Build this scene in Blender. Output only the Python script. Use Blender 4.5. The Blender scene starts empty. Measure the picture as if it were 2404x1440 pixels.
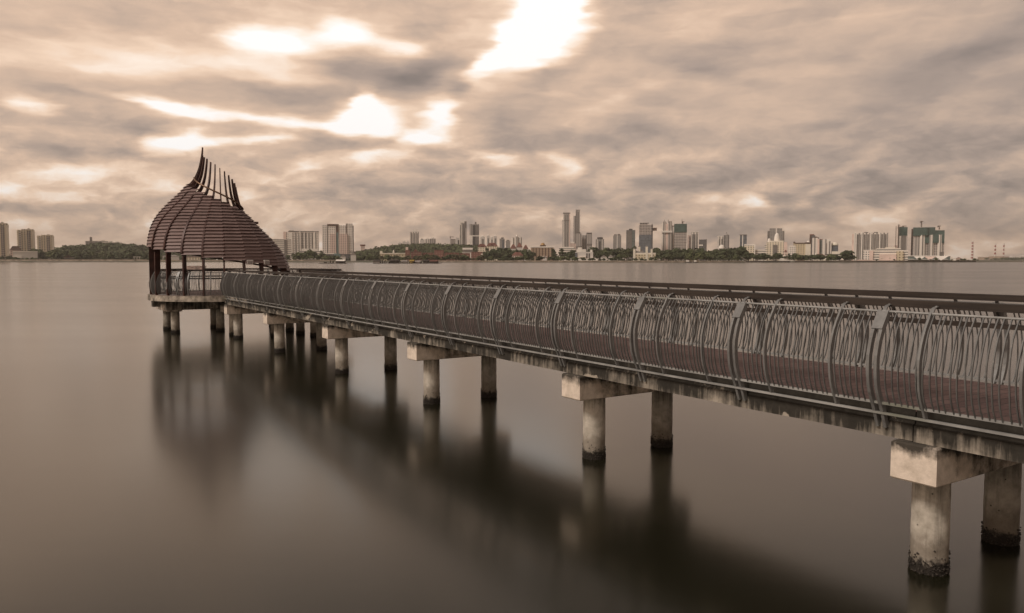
import bpy, math, random
from mathutils import Vector, Matrix
PI = math.pi
S = bpy.context.scene
C = S.collection
R = random.Random(7)

# ------------------------------------------------------------------ camera
FPX = 1830.0; HOR = 609.8; CAMZ = 4.0          # focal length in photo pixels, horizon row, eye height above the water
PITCH = math.atan((720 - HOR) / FPX)
cam = bpy.data.objects.new("camera", bpy.data.cameras.new("camera")); C.objects.link(cam)
cam.location = (0, 0, CAMZ); cam.rotation_euler = (PI / 2 - PITCH, 0, 0)
cam.data.sensor_width = 36; cam.data.lens = FPX / 2404 * 36
cam.data.clip_start = 0.1; cam.data.clip_end = 40000
S.camera = cam
S.view_settings.view_transform = 'Standard'; S.view_settings.look = 'None'
S.view_settings.exposure = 0.5; S.view_settings.gamma = 1
S.render.engine = 'CYCLES'
S.cycles.use_denoising = True
S.cycles.max_bounces = 6; S.cycles.volume_bounces = 0
S.cycles.sample_clamp_indirect = 4


def lin(r, g, b):
    return tuple(((c / 255) / 12.92 if c <= 10 else ((c / 255 + 0.055) / 1.055) ** 2.4) for c in (r, g, b)) + (1,)


class NT:
    """small helper to wire node trees"""
    def __init__(s, tree): s.t = tree; s.t.nodes.clear()
    def n(s, typ, ins=None, **kw):
        nd = s.t.nodes.new(typ)
        for k, v in kw.items(): setattr(nd, k, v)
        for k, v in (ins or {}).items():
            if isinstance(v, bpy.types.NodeSocket): s.t.links.new(v, nd.inputs[k])
            else: nd.inputs[k].default_value = v
        return nd
    def m(s, op, a, b=0.0, c=None, clamp=False):
        nd = s.n('ShaderNodeMath', {0: a, 1: b}, operation=op, use_clamp=clamp)
        if c is not None:
            if isinstance(c, bpy.types.NodeSocket): s.t.links.new(c, nd.inputs[2])
            else: nd.inputs[2].default_value = c
        return nd.outputs[0]
    def noise(s, vec, scale, detail=4, rough=.55, dist=0.0):
        return s.n('ShaderNodeTexNoise', {'Vector': vec, 'Scale': scale, 'Detail': detail, 'Roughness': rough, 'Distortion': dist}).outputs['Fac']
    def mapr(s, v, a, b, c=0.0, d=1.0, interp='LINEAR'):
        return s.n('ShaderNodeMapRange', {'Value': v, 'From Min': a, 'From Max': b, 'To Min': c, 'To Max': d}, interpolation_type=interp).outputs['Result']
    def mix(s, f, a, b, blend='MIX'):
        nd = s.n('ShaderNodeMix', data_type='RGBA', blend_type=blend)
        for i, v in ((0, f), (6, a), (7, b)):
            if isinstance(v, bpy.types.NodeSocket): s.t.links.new(v, nd.inputs[i])
            else: nd.inputs[i].default_value = v
        return nd.outputs[2]
    def ramp(s, f, stops, interp='LINEAR'):
        nd = s.n('ShaderNodeValToRGB', {'Fac': f}); cr = nd.color_ramp; cr.interpolation = interp
        while len(cr.elements) < len(stops): cr.elements.new(0.5)
        for e, (p, c) in zip(cr.elements, stops): e.position = p; e.color = c
        return nd.outputs[0]


# ------------------------------------------------------------------ sky
SUN_AZ, SUN_EL = math.radians(-126), math.radians(44)    # azimuth from +Y towards +X


def azel(px, py):
    """direction of a photograph pixel as azimuth / elevation"""
    dx = (px - 1202) / FPX; dv = (720 - py) / FPX
    y = math.cos(PITCH) + dv * math.sin(PITCH); z = -math.sin(PITCH) + dv * math.cos(PITCH)
    return math.atan2(dx, y), math.atan2(z, math.hypot(dx, y))


# cloud masses: centre x,y, half sizes, tilt (deg), lightness added; in photograph pixels
BLOBS = [
    (1255, 70, 130, 62, -38, 1.1), (1310, 62, 92, 70, -10, .9), (1160, 138, 80, 28, -37, .8), (1240, 75, 240, 150, -35, .25),
    (1280, 5, 110, 50, 0, .5),
    (640, 97, 105, 32, 2, .85), (812, 82, 72, 36, 0, .8), (925, 108, 70, 22, 3, .6), (740, 100, 320, 85, 0, .2),
    (868, 278, 80, 48, -12, 1.0), (855, 243, 34, 34, 0, .6), (810, 292, 65, 26, -10, .6), (1036, 272, 44, 36, -10, .85),
    (985, 322, 56, 24, -8, .7), (1075, 208, 40, 22, -30, -.22), (950, 300, 200, 60, -15, .12),
    (695, 288, 95, 18, 2, .7), (432, 325, 82, 30, -10, .95), (600, 328, 110, 10, -3, .5), (560, 272, 90, 12, -2, .4),
    (410, 250, 105, 17, 8, .8), (310, 232, 130, 10, 8, .3), (60, 249, 55, 22, 0, .7),
    (727, 383, 50, 20, -12, .55), (880, 362, 95, 30, -6, .45), (1168, 370, 85, 24, 8, .6), (1322, 380, 52, 28, 15, .6),
    (1778, 478, 46, 22, 22, .6), (1922, 448, 48, 12, -15, .4), (1690, 470, 75, 13, 2, .3), (1882, 478, 38, 12, -20, .4),
    (2003, 504, 52, 24, 0, .42), (580, 462, 40, 22, 0, .35), (150, 408, 90, 26, -5, .22), (362, 408, 60, 26, -10, .22),
    (1430, 240, 150, 34, -22, .2), (1690, 335, 130, 30, -16, .17), (300, 95, 260, 60, 0, .1), (500, 150, 300, 40, 0, .12),
    (200, 120, 140, 22, 0, .1), (1640, 512, 70, 16, -5, .18), (2250, 470, 90, 18, -8, .14), (1130, 20, 140, 50, -20, .15),
    (330, 180, 220, 26, 5, .16), (1500, 120, 180, 60, -20, .07), (1230, 480, 70, 20, -20, .14), (1750, 215, 160, 40, 15, .06),
    # dark masses
    (260, 40, 300, 60, 0, -.14), (40, 60, 180, 60, 0, -.06), (860, 160, 220, 40, 4, -.3), (985, 185, 170, 48, -28, -.24),
    (1010, 60, 120, 34, -18, -.14), (610, 215, 240, 24, 0, -.26), (230, 278, 280, 30, 2, -.24), (120, 200, 200, 22, 5, -.12),
    (50, 312, 170, 40, 0, -.18), (850, 330, 150, 18, 3, -.26), (905, 425, 210, 40, -4, -.16), (1190, 315, 110, 60, -10, -.2),
    (1250, 195, 190, 36, -28, -.16), (1180, 430, 220, 40, 0, -.16), (1590, 436, 240, 26, -4, -.17), (1370, 478, 240, 26, 2, -.15),
    (1960, 462, 220, 24, 2, -.18), (2310, 270, 330, 190, 0, -.1), (1680, 170, 170, 22, 16, -.14), (1500, 215, 120, 18, 20, -.06),
    (2120, 350, 260, 60, 10, -.07), (1800, 70, 240, 60, -20, -.06), (450, 475, 170, 30, 0, -.14), (110, 500, 240, 36, 0, -.12),
    (780, 480, 170, 26, 0, -.12), (1500, 300, 170, 22, 8, -.08), (380, 370, 180, 24, 5, -.06), (2280, 130, 240, 34, -18, -.08),
    (1320, 330, 140, 26, -5, -.14), (2330, 470, 160, 30, 0, -.08), (1060, 500, 160, 22, 0, -.12),
]

world = bpy.data.worlds.new("World"); S.world = world; world.use_nodes = True
w = NT(world.node_tree)
tc = w.n('ShaderNodeTexCoord')
sep = w.n('ShaderNodeSeparateXYZ', {0: tc.outputs['Generated']})
gx, gy, gz = sep.outputs
az = w.m('ARCTAN2', gx, gy); el = w.m('ARCSINE', gz)
ela = w.m('ABSOLUTE', el)
flat = w.n('ShaderNodeCombineXYZ', {0: az, 1: ela}).outputs[0]
# long streaks: stretched noise; warps the cloud masses too
str_v = w.n('ShaderNodeMapping', {0: flat, 2: (0, 0, math.radians(-4)), 3: (1.0, 4.2, 1)}).outputs[0]
wn = w.n('ShaderNodeTexNoise', {'Vector': str_v, 'Scale': 5.0, 'Detail': 4.0, 'Roughness': .55}).outputs['Color']
wsub = w.n('ShaderNodeVectorMath', {0: wn, 1: (.5, .5, .5)}, operation='SUBTRACT').outputs[0]
wmul = w.n('ShaderNodeVectorMath', {0: wsub, 1: (.05, .018, 0)}, operation='MULTIPLY').outputs[0]
fine = w.n('ShaderNodeTexNoise', {'Vector': str_v, 'Scale': 16.0, 'Detail': 3.0}).outputs['Color']
fsub = w.n('ShaderNodeVectorMath', {0: fine, 1: (.5, .5, .5)}, operation='SUBTRACT').outputs[0]
fmul = w.n('ShaderNodeVectorMath', {0: fsub, 1: (.042, .017, 0)}, operation='MULTIPLY').outputs[0]
wv = w.n('ShaderNodeVectorMath', {0: flat, 1: wmul}, operation='ADD').outputs[0]
wv = w.n('ShaderNodeVectorMath', {0: wv, 1: fmul}, operation='ADD').outputs[0]
wvx, wvy = w.n('ShaderNodeSeparateXYZ', {0: wv}).outputs[0:2]
acc = w.m('ADD', 0.0, 0.0)
for (bx, by, rx, ry, rot, amp) in BLOBS:
    a0, e0 = azel(bx, by)
    loc = (a0, e0, 0)
    vin = w.n('ShaderNodeCombineXYZ', {0: wvx, 1: wvy, 2: acc}).outputs[0]     # z only chains the sums in order
    mp = w.n('ShaderNodeMapping', {0: vin, 1: loc, 2: (0, 0, -math.radians(rot)), 3: (rx * 1.18 / FPX, ry * 1.2 / FPX, 1e9)}, vector_type='TEXTURE').outputs[0]
    ln = w.n('ShaderNodeVectorMath', {0: mp}, operation='LENGTH').outputs['Value']
    b = w.mapr(ln, 1.15, 0.0, 0.0, amp * (.62 if amp > 0 else 1.0) + (.25 if amp > .89 else 0), 'SMOOTHSTEP')
    acc = w.m('ADD', acc, b)
# base tone: lighter to the left, greyer to the right
base = w.m('ADD', w.mapr(az, -.45, .55, .755, .57), w.mapr(gy, 0.0, -.8, 0.0, .08))  # second term brightens unseen sky behind the camera, added to light front faces
n1 = w.noise(w.n('ShaderNodeMapping', {0: flat, 2: (0, 0, math.radians(-5)), 3: (1.0, 3.2, 1)}).outputs[0], 3.6, 5, .45, .6)
n2 = w.noise(w.n('ShaderNodeMapping', {0: wv, 1: (3, 1, 0), 3: (1.0, 2.3, 1)}).outputs[0], 13.0, 6, .55, .15)
n3 = w.noise(w.n('ShaderNodeMapping', {0: wv, 1: (7, 4, 0), 2: (0, 0, math.radians(-6)), 3: (1.0, 8.0, 1)}).outputs[0], 9.0, 5, .6, .3)
lump = w.n('ShaderNodeMapping', {0: wv, 1: (2, 5, 0), 3: (1.0, 1.9, 1)}).outputs[0]
lump2 = w.n('ShaderNodeVectorMath', {0: lump, 1: (-.010, .030, 0)}, operation='ADD').outputs[0]
rel = w.m('SUBTRACT', w.noise(lump, 12.0, 6, .6, .15), w.noise(lump2, 12.0, 6, .6, .15))    # lit upper edges of the low heaps
midv = w.n('ShaderNodeMapping', {0: wv, 1: (9, 2, 0), 2: (0, 0, math.radians(-10)), 3: (1.0, 4.0, 1)}).outputs[0]
midv2 = w.n('ShaderNodeVectorMath', {0: midv, 1: (-.02, .06, 0)}, operation='ADD').outputs[0]
rel2 = w.m('SUBTRACT', w.noise(midv, 6.0, 5, .5, .3), w.noise(midv2, 6.0, 5, .5, .3))
lowc = w.mapr(ela, .04, .19, 1.0, .22)                   # lumpier clouds low down
v = w.m('ADD', base, w.m('MULTIPLY', w.m('SUBTRACT', n1, .5), .40))
v = w.m('ADD', v, w.m('MULTIPLY', w.m('MULTIPLY', w.m('SUBTRACT', n2, .5), .75), lowc))
v = w.m('ADD', v, w.m('MULTIPLY', w.m('SUBTRACT', n3, .5), .13))
v = w.m('ADD', v, w.m('MULTIPLY', w.m('MULTIPLY', rel, 1.15), lowc))
v = w.m('ADD', v, w.m('MULTIPLY', w.m('MULTIPLY', rel2, .42), w.mapr(az, -.1, .35, 1.0, .55)))
v = w.m('ADD', v, acc)
v = w.m('ADD', v, w.mapr(ela, 0, .09, .045, 0))
v = w.m('SUBTRACT', v, w.mapr(ela, .29, .5, 0, .46))      # added darkening of the unseen sky overhead, so the near water reflects darker
col = w.ramp(w.m('MULTIPLY', v, .8), [
    (.0, lin(66, 61, 56)), (.12, lin(112, 104, 99)), (.26, lin(140, 127, 119)), (.38, lin(166, 148, 136)), (.48, lin(190, 166, 148)),
    (.58, lin(214, 184, 160)), (.68, lin(238, 208, 182)), (.80, lin(253, 236, 220)), (.93, lin(255, 252, 249))])
sky = w.n('ShaderNodeTexSky', sky_type='NISHITA', sun_disc=False, sun_elevation=SUN_EL, sun_rotation=SUN_AZ)
cloud = w.mix(1.0, col, (10, 10, 10, 1), 'MULTIPLY')
both = w.mix(.03, cloud, sky.outputs[0])
bg = w.n('ShaderNodeBackground', {'Color': both, 'Strength': .082})
w.n('ShaderNodeOutputWorld', {'Surface': bg.outputs[0]})
world.cycles.sampling_method = 'MANUAL'; world.cycles.sample_map_resolution = 512

# ------------------------------------------------------------------ sun
sl = bpy.data.lights.new("sun", 'SUN'); sl.energy = 1.5; sl.angle = math.radians(14); sl.color = (1, .90, .80)
so = bpy.data.objects.new("sun", sl); C.objects.link(so)
sd = Vector((math.sin(SUN_AZ) * math.cos(SUN_EL), math.cos(SUN_AZ) * math.cos(SUN_EL), math.sin(SUN_EL)))
so.rotation_euler = sd.to_track_quat('Z', 'Y').to_euler()


# ------------------------------------------------------------------ mesh helpers
class MB:
    def __init__(s): s.v = []; s.f = []; s.sm = []
    def poly(s, pts, faces, smooth=False):
        o = len(s.v); s.v += [tuple(p) for p in pts]
        for f in faces: s.f.append(tuple(o + i for i in f)); s.sm.append(smooth)
        return s
    def box(s, x0, x1, y0, y1, z0, z1):
        return s.poly([(x0, y0, z0), (x1, y0, z0), (x1, y1, z0), (x0, y1, z0), (x0, y0, z1), (x1, y0, z1), (x1, y1, z1), (x0, y1, z1)],
                      [(0, 3, 2, 1), (4, 5, 6, 7), (0, 1, 5, 4), (1, 2, 6, 5), (2, 3, 7, 6), (3, 0, 4, 7)])
    def bbox(s, x0, x1, y0, y1, z0, z1, b=.02):
        """box with chamfered edges"""
        P = []
        for z, i in ((z0, b), (z0 + b, 0), (z1 - b, 0), (z1, b)):
            for (x, y) in ((x0 + i + b * 0, y0 + i), (x1 - i, y0 + i), (x1 - i, y1 - i), (x0 + i, y1 - i)):
                P.append((x, y, z))
        F = [(3, 2, 1, 0), (12, 13, 14, 15)]
        for k in range(3):
            for j in range(4):
                a = k * 4 + j; c = k * 4 + (j + 1) % 4; F.append((a, c, c + 4, a + 4))
        return s.poly(P, F)
    def prism(s, pts, z0, z1):
        n = len(pts)
        return s.poly([(x, y, z0) for x, y in pts] + [(x, y, z1) for x, y in pts],
                      [tuple(reversed(range(n))), tuple(range(n, 2 * n))] + [(i, (i + 1) % n, n + (i + 1) % n, n + i) for i in range(n)])
    def rings(s, rings, close=True, smooth=True, cap=True):
        """loft rings of equal length"""
        n = len(rings[0]); P = [p for r in rings for p in r]; F = []
        for k in range(len(rings) - 1):
            for j in range(n if close else n - 1):
                a = k * n + j; b = k * n + (j + 1) % n; F.append((a, b, b + n, a + n))
        s.poly(P, F, smooth)
        if cap:
            s.poly(rings[0], [tuple(reversed(range(n)))]); s.poly(rings[-1], [tuple(range(n))])
        return s
    def lathe(s, prof, cx=0, cy=0, seg=16, smooth=True, cap=True):
        return s.rings([[(cx + r * math.cos(2 * PI * i / seg), cy + r * math.sin(2 * PI * i / seg), z) for i in range(seg)] for r, z in prof], True, smooth, cap)
    def tube(s, pts, r, seg=6, smooth=True):
        pts = [Vector(p) for p in pts]; rs = []
        for i, p in enumerate(pts):
            t = (pts[min(i + 1, len(pts) - 1)] - pts[max(i - 1, 0)]).normalized()
            a = Vector((0, 0, 1)) if abs(t.z) < .9 else Vector((1, 0, 0))
            x = t.cross(a).normalized(); y = x.cross(t)
            rr = r[i] if isinstance(r, (list, tuple)) else r
            rs.append([p + x * (rr * math.cos(2 * PI * k / seg)) + y * (rr * math.sin(2 * PI * k / seg)) for k in range(seg)])
        return s.rings(rs, True, smooth)
    def sweep_rect(s, pts, hw, hh):
        """rectangular bar along pts: hw half width across (horizontal), hh half height"""
        pts = [Vector(p) for p in pts]; rs = []
        for i, p in enumerate(pts):
            t = (pts[min(i + 1, len(pts) - 1)] - pts[max(i - 1, 0)]).normalized()
            x = t.cross(Vector((0, 0, 1))).normalized(); y = x.cross(t)
            rs.append([p - x * hw - y * hh, p + x * hw - y * hh, p + x * hw + y * hh, p - x * hw + y * hh])
        return s.rings(rs, True, False)
    def mesh(s, name):
        me = bpy.data.meshes.new(name); me.from_pydata(s.v, [], s.f); me.update()
        if any(s.sm): me.polygons.foreach_set('use_smooth', s.sm)
        return me
    def build(s, name, mat, parent=None, loc=None, label=None):
        me = s.mesh(name); me.materials.append(mat)
        o = bpy.data.objects.new(name, me); C.objects.link(o)
        if parent: o.parent = parent
        if loc: o.location = loc
        if label: o['label'] = label
        return o


def tag(o, label=None, cat=None, group=None, kind=None):
    for k, vv in (('label', label), ('category', cat), ('group', group), ('kind', kind)):
        if vv: o[k] = vv
    return o


def empty(name, loc, rz=0.0):
    o = bpy.data.objects.new(name, None); C.objects.link(o); o.location = loc; o.rotation_euler = (0, 0, rz); o.empty_display_size = .5
    return o


def share(src, parent, loc, name=None, rz=0.0):
    """another object using the same mesh"""
    o = bpy.data.objects.new(name or src.name.split('.')[0], src.data); C.objects.link(o); o.parent = parent; o.location = loc
    o.rotation_euler = (0, 0, rz)
    return o


# ------------------------------------------------------------------ materials
def newmat(name):
    m = bpy.data.materials.new(name); m.use_nodes = True
    t = NT(m.node_tree)
    return m, t


def finish(t, color, rough=.7, metal=0.0, normal=None, spec=.5, **ins):
    d = {'Base Color': color, 'Roughness': rough, 'Metallic': metal, 'Specular IOR Level': spec}
    if normal is not None: d['Normal'] = normal
    d.update(ins)
    p = t.n('ShaderNodeBsdfPrincipled', d)
    t.n('ShaderNodeOutputMaterial', {'Surface': p.outputs[0]})
    return p


def bump(t, h, strength=.4, dist=.01):
    return t.n('ShaderNodeBump', {'Height': h, 'Strength': strength, 'Distance': dist}).outputs[0]


def plain(name, c, rough=.7, metal=0.0, var=.15, scale=3.0, spec=.4):
    m, t = newmat(name)
    o = t.n('ShaderNodeTexCoord').outputs['Object']
    n = t.noise(o, scale, 5)
    c2 = tuple(x * (1 - var * 1.6) for x in c[:3]) + (1,); c1 = tuple(min(1, x * (1 + var)) for x in c[:3]) + (1,)
    finish(t, t.mix(t.mapr(n, .3, .7), c2, c1), rough, metal, bump(t, n, .1, .01), spec)
    return m


def concrete(name, light, mid, dark, mode):
    """weathered marine concrete with streaks; mode: beam, cap, pile"""
    m, t = newmat(name)
    geo = t.n('ShaderNodeNewGeometry').outputs['Position']
    sx, sy, sz = t.n('ShaderNodeSeparateXYZ', {0: geo}).outputs
    big = t.noise(geo, 1.1, 5, .6)
    med = t.noise(geo, 5.5, 6, .65)
    fin = t.noise(geo, 32, 4, .6)
    streak = t.noise(t.n('ShaderNodeMapping', {0: geo, 3: (13, 13, .9)}).outputs[0], 1.0, 5, .65)
    streak2 = t.noise(t.n('ShaderNodeMapping', {0: geo, 1: (4, 9, 2), 3: (5, 5, .5)}).outputs[0], 1.0, 4, .6)
    c = t.mix(t.mapr(med, .35, .68), light, mid)
    if mode == 'beam':
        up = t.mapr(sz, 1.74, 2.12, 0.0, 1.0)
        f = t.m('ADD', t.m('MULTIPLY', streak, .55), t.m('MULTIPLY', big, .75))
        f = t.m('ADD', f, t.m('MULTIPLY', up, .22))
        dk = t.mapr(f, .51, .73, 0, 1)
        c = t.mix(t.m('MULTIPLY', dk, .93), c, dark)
        peel = t.mapr(t.noise(t.n('ShaderNodeMapping', {0: geo, 1: (20, 3, 1), 3: (1, 1, 1.6)}).outputs[0], 1.25, 6, .62, .5), .61, .63, 0, 1)
        peel = t.m('MULTIPLY', peel, t.mapr(sz, 2.02, 1.96, 0, 1))
        c = t.mix(t.m('MULTIPLY', peel, .85), c, light)
        green = t.mapr(t.noise(geo, .7, 3), .55, .72, 0, .35)
        c = t.mix(t.m('MULTIPLY', green, t.mapr(sz, 1.95, 2.05, .2, 1)), c, (.035, .04, .014, 1))
    elif mode == 'cap':
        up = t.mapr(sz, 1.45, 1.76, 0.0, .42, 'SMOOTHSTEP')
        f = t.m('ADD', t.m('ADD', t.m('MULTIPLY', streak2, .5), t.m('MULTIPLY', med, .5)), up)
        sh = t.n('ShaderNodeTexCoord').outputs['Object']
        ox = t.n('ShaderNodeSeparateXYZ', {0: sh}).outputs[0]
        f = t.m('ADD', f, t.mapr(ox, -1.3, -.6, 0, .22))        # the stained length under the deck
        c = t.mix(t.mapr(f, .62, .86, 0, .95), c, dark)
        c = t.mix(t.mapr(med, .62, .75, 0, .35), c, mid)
    else:
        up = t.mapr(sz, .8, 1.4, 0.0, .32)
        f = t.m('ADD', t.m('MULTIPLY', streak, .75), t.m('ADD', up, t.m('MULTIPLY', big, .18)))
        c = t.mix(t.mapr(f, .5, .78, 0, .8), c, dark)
        run = t.mapr(t.noise(t.n('ShaderNodeMapping', {0: geo, 1: (1, 2, 3), 3: (30, 30, 1.2)}).outputs[0], 1.0, 3, .5), .6, .72, 0, .4)
        c = t.mix(t.m('MULTIPLY', run, t.mapr(sz, .7, 1.2)), c, (.5, .42, .32, 1))
        spots = t.mapr(t.n('ShaderNodeTexVoronoi', {'Vector': geo, 'Scale': 9.0}).outputs['Distance'], .10, .13, .8, 0)
        spots = t.m('MULTIPLY', spots, t.mapr(t.noise(geo, 6, 2), .52, .6))
        c = t.mix(spots, c, (.012, .01, .008, 1))
        tide = t.m('ADD', sz, t.m('MULTIPLY', t.m('SUBTRACT', t.noise(geo, 9, 5, .7), .5), .34))
        c = t.mix(t.mapr(tide, .62, .30, 0, .55, 'SMOOTHSTEP'), c, (.09, .065, .042, 1))
        c = t.mix(t.mapr(tide, .22, .12, 0, .95, 'SMOOTHSTEP'), c, (.012, .009, .007, 1))
    h = t.m('ADD', t.m('MULTIPLY', med, .6), t.m('MULTIPLY', fin, .35))
    finish(t, c, t.mapr(med, .3, .7, .75, .95), 0, bump(t, h, .55, .02), .3)
    return m


M = {}
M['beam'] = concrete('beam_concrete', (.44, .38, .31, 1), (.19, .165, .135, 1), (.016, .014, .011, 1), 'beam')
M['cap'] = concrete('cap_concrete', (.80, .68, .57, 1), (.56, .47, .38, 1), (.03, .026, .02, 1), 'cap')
M['slab'] = plain('head_slab_concrete', (.34, .29, .235, 1), .9, 0, .55, 3.2)
M['pile'] = concrete('pile_concrete', (.60, .54, .46, 1), (.36, .32, .265, 1), (.05, .044, .036, 1), 'pile')
M['pile_shaded_stained'] = concrete('shaded_stained_pile_concrete', (.38, .34, .285, 1), (.20, .18, .15, 1), (.022, .019, .015, 1), 'pile')  # darker pile copy: under-deck shade painted into the stained concrete
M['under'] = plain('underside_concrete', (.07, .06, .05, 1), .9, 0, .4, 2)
M['crust'] = plain('barnacle', (.05, .04, .032, 1), .8, 0, .7, 40)


def metal_mat(name='grey_painted_steel', k=1.0):
    m, t = newmat(name)
    o = t.n('ShaderNodeNewGeometry').outputs['Position']
    n = t.noise(o, 3.2, 6, .6)
    st = t.noise(t.n('ShaderNodeMapping', {0: o, 3: (30, 30, 2)}).outputs[0], 1.0, 3)
    c = t.mix(t.mapr(n, .3, .7), (.19 * k, .186 * k, .18 * k, 1), (.275 * k, .27 * k, .26 * k, 1))
    c = t.mix(t.mapr(st, .58, .72, 0, .5), c, (.10, .085, .072, 1))
    c = t.mix(t.mapr(t.noise(o, 14, 3), .66, .72, 0, .6), c, (.30, .27, .24, 1))
    finish(t, c, t.mapr(n, .3, .7, .38, .6), .35, bump(t, st, .12, .004), .5)
    return m


def rail_mat():
    m, t = newmat('bleached_rail_steel')
    o = t.n('ShaderNodeNewGeometry').outputs['Position']
    n = t.noise(o, 2.0, 6, .65)
    c = t.mix(t.mapr(n, .35, .65), (.24, .235, .225, 1), (.42, .41, .39, 1))
    c = t.mix(t.mapr(t.noise(o, .5, 3), .56, .68, 0, .6), c, (.10, .11, .045, 1))
    finish(t, c, .5, .2, None, .5)
    return m


def timber_mat():
    m, t = newmat('dark_timber')
    o = t.n('ShaderNodeTexCoord').outputs['Object']
    g = t.noise(t.n('ShaderNodeMapping', {0: o, 3: (22, .9, 30)}).outputs[0], 1.0, 6, .6)
    l = t.noise(o, .8, 4)
    c = t.mix(t.mapr(g, .3, .7), (.014, .010, .008, 1), (.048, .034, .026, 1))
    c = t.mix(t.mapr(l, .45, .7, 0, .4), c, (.075, .056, .044, 1))
    finish(t, c, .62, 0, bump(t, g, .3, .004), .4)
    return m


def deck_mat():
    m, t = newmat('maroon_deck_tiles')
    o = t.n('ShaderNodeTexCoord').outputs['Object']
    # object X runs across the pier, Y along it
    br = t.n('ShaderNodeTexBrick', {'Vector': o, 'Color1': (.105, .056, .050, 1), 'Color2': (.150, .088, .077, 1), 'Mortar': (.018, .011, .010, 1),
             'Scale': 1.0, 'Mortar Size': .011, 'Mortar Smooth': .2, 'Bias': -.1, 'Brick Width': .36, 'Row Height': .19}, offset=.5)
    n = t.noise(o, 1.3, 6, .65)
    c = t.mix(t.mapr(n, .35, .75, 0, .45), br.outputs['Color'], (.16, .115, .098, 1))
    c = t.mix(t.mapr(t.noise(o, 24, 4), .58, .8, 0, .5), c, (.05, .03, .027, 1))
    finish(t, c, t.mapr(n, .3, .7, .5, .75), 0, bump(t, br.outputs['Fac'], -.5, .006), .4)
    return m


def louvre_mat():
    m, t = newmat('maroon_roof_board')
    o = t.n('ShaderNodeTexCoord').outputs['Object']
    g = t.noise(t.n('ShaderNodeMapping', {0: o, 3: (1.6, 1.6, 9)}).outputs[0], 2.2, 5, .6)
    l = t.noise(o, .9, 4)
    rnd = t.n('ShaderNodeNewGeometry').outputs['Random Per Island']
    c = t.mix(t.mapr(g, .3, .7), (.15, .098, .090, 1), (.26, .18, .163, 1))
    c = t.mix(t.m('MULTIPLY', rnd, .45), c, (.25, .18, .165, 1))
    c = t.mix(t.mapr(l, .5, .75, 0, .35), c, (.075, .055, .05, 1))
    finish(t, c, .55, 0, bump(t, g, .2, .01), .4)
    return m


M['metal'] = metal_mat(); M['bar'] = metal_mat('grey_bar_steel', .68); M['rail'] = rail_mat(); M['timber'] = timber_mat(); M['deck'] = deck_mat(); M['louvre'] = louvre_mat()
M['rib'] = plain('rust_red_steel', (.075, .032, .025, 1), .5, .1, .35, 2.5)
M['white'] = plain('white_paint', (.62, .57, .52, 1), .5, 0, .1, 6)
M['sign'] = plain('sign_face', (.30, .21, .17, 1), .35, 0, .6, 5)
M['lens'] = plain('lamp_glass', (.35, .32, .30, 1), .15, 0, .2, 8)


def water_mat():
    m, t = newmat('smooth_sea')
    o = t.n('ShaderNodeNewGeometry').outputs['Position']
    lf = t.noise(t.n('ShaderNodeMapping', {0: o, 3: (.02, .05, 1)}).outputs[0], 1.0, 4)
    rip = t.noise(t.n('ShaderNodeMapping', {0: o, 3: (.35, 1.1, 1)}).outputs[0], 1.0, 5, .6)
    c = t.mix(t.mapr(lf, .3, .7), (.011, .010, .005, 1), (.018, .0165, .009, 1))
    finish(t, c, t.mapr(lf, .3, .7, .165, .205), 0, bump(t, t.m('ADD', rip, t.m('MULTIPLY', t.noise(t.n('ShaderNodeMapping', {0: o, 3: (.05, .22, 1)}).outputs[0], 1.0, 3), 3.0)), .02, .06), .5, IOR=1.85, **{'Specular Tint': (.98, .965, .87, 1)})
    return m


WM = water_mat()

# ------------------------------------------------------------------ the sea and the land
mb = MB()
for i in range(1):
    mb.poly([(-9000, -400, 0), (9000, -400, 0), (9000, 9500, 0), (-9000, 9500, 0)], [(0, 1, 2, 3)])
tag(mb.build('water', WM), kind='structure')


def at(px, Y, py=None, z=None):
    """world point on the photograph column px at depth Y (and the height seen at row py)"""
    X = (px - 1202) / FPX * Y
    if py is not None: z = CAMZ + (HOR - py) / FPX * Y
    return Vector((X, Y, z if z is not None else 0))


LZ = 2.0
def land_mat():
    m, t = newmat('shore_ground')
    o = t.n('ShaderNodeNewGeometry').outputs['Position']
    n = t.noise(o, .03, 6)
    c = t.mix(t.mapr(n, .4, .6), (.16, .13, .095, 1), (.07, .075, .04, 1))
    finish(t, c, .95)
    return m


SHORE = [(-900, 1500), (-200, 1290), (0, 1260), (350, 1200), (700, 1130), (1000, 1080), (1300, 1040), (1700, 1020), (1900, 1040), (2130, 1060), (2250, 1120), (2404, 1250), (2700, 1400), (3300, 1700)]
P = []; F = []
for k, (px, Y) in enumerate(SHORE):
    a = at(px, Y); P += [(a.x, a.y, .2), (a.x, a.y + 14, LZ - .4), (a.x, a.y + 40, LZ), (a.x * 1.25, 9300, LZ)]
    if k: 
        for j in range(3): F.append(((k - 1) * 4 + j, k * 4 + j, k * 4 + j + 1, (k - 1) * 4 + j + 1))
mb = MB(); mb.poly(P, F)
tag(mb.build('ground', land_mat()), kind='structure')
# underside skirt is not needed: the bank falls below the water
mb = MB()
for k in range(1, len(SHORE)):
    a = at(*SHORE[k - 1]); b = at(*SHORE[k])
    mb.poly([(a.x, a.y, -.6), (b.x, b.y, -.6), (b.x, b.y, .2), (a.x, a.y, .2)], [(0, 1, 2, 3)])
M['bank'] = plain('shore_rock', (.19, .155, .12, 1), .95, 0, .5, .25)
tag(mb.build('shore', M['bank']), kind='structure')


def shoreY(px):
    for (a, ya), (b, yb) in zip(SHORE, SHORE[1:]):
        if a <= px <= b: return ya + (yb - ya) * (px - a) / (b - a)
    return 1200


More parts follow.
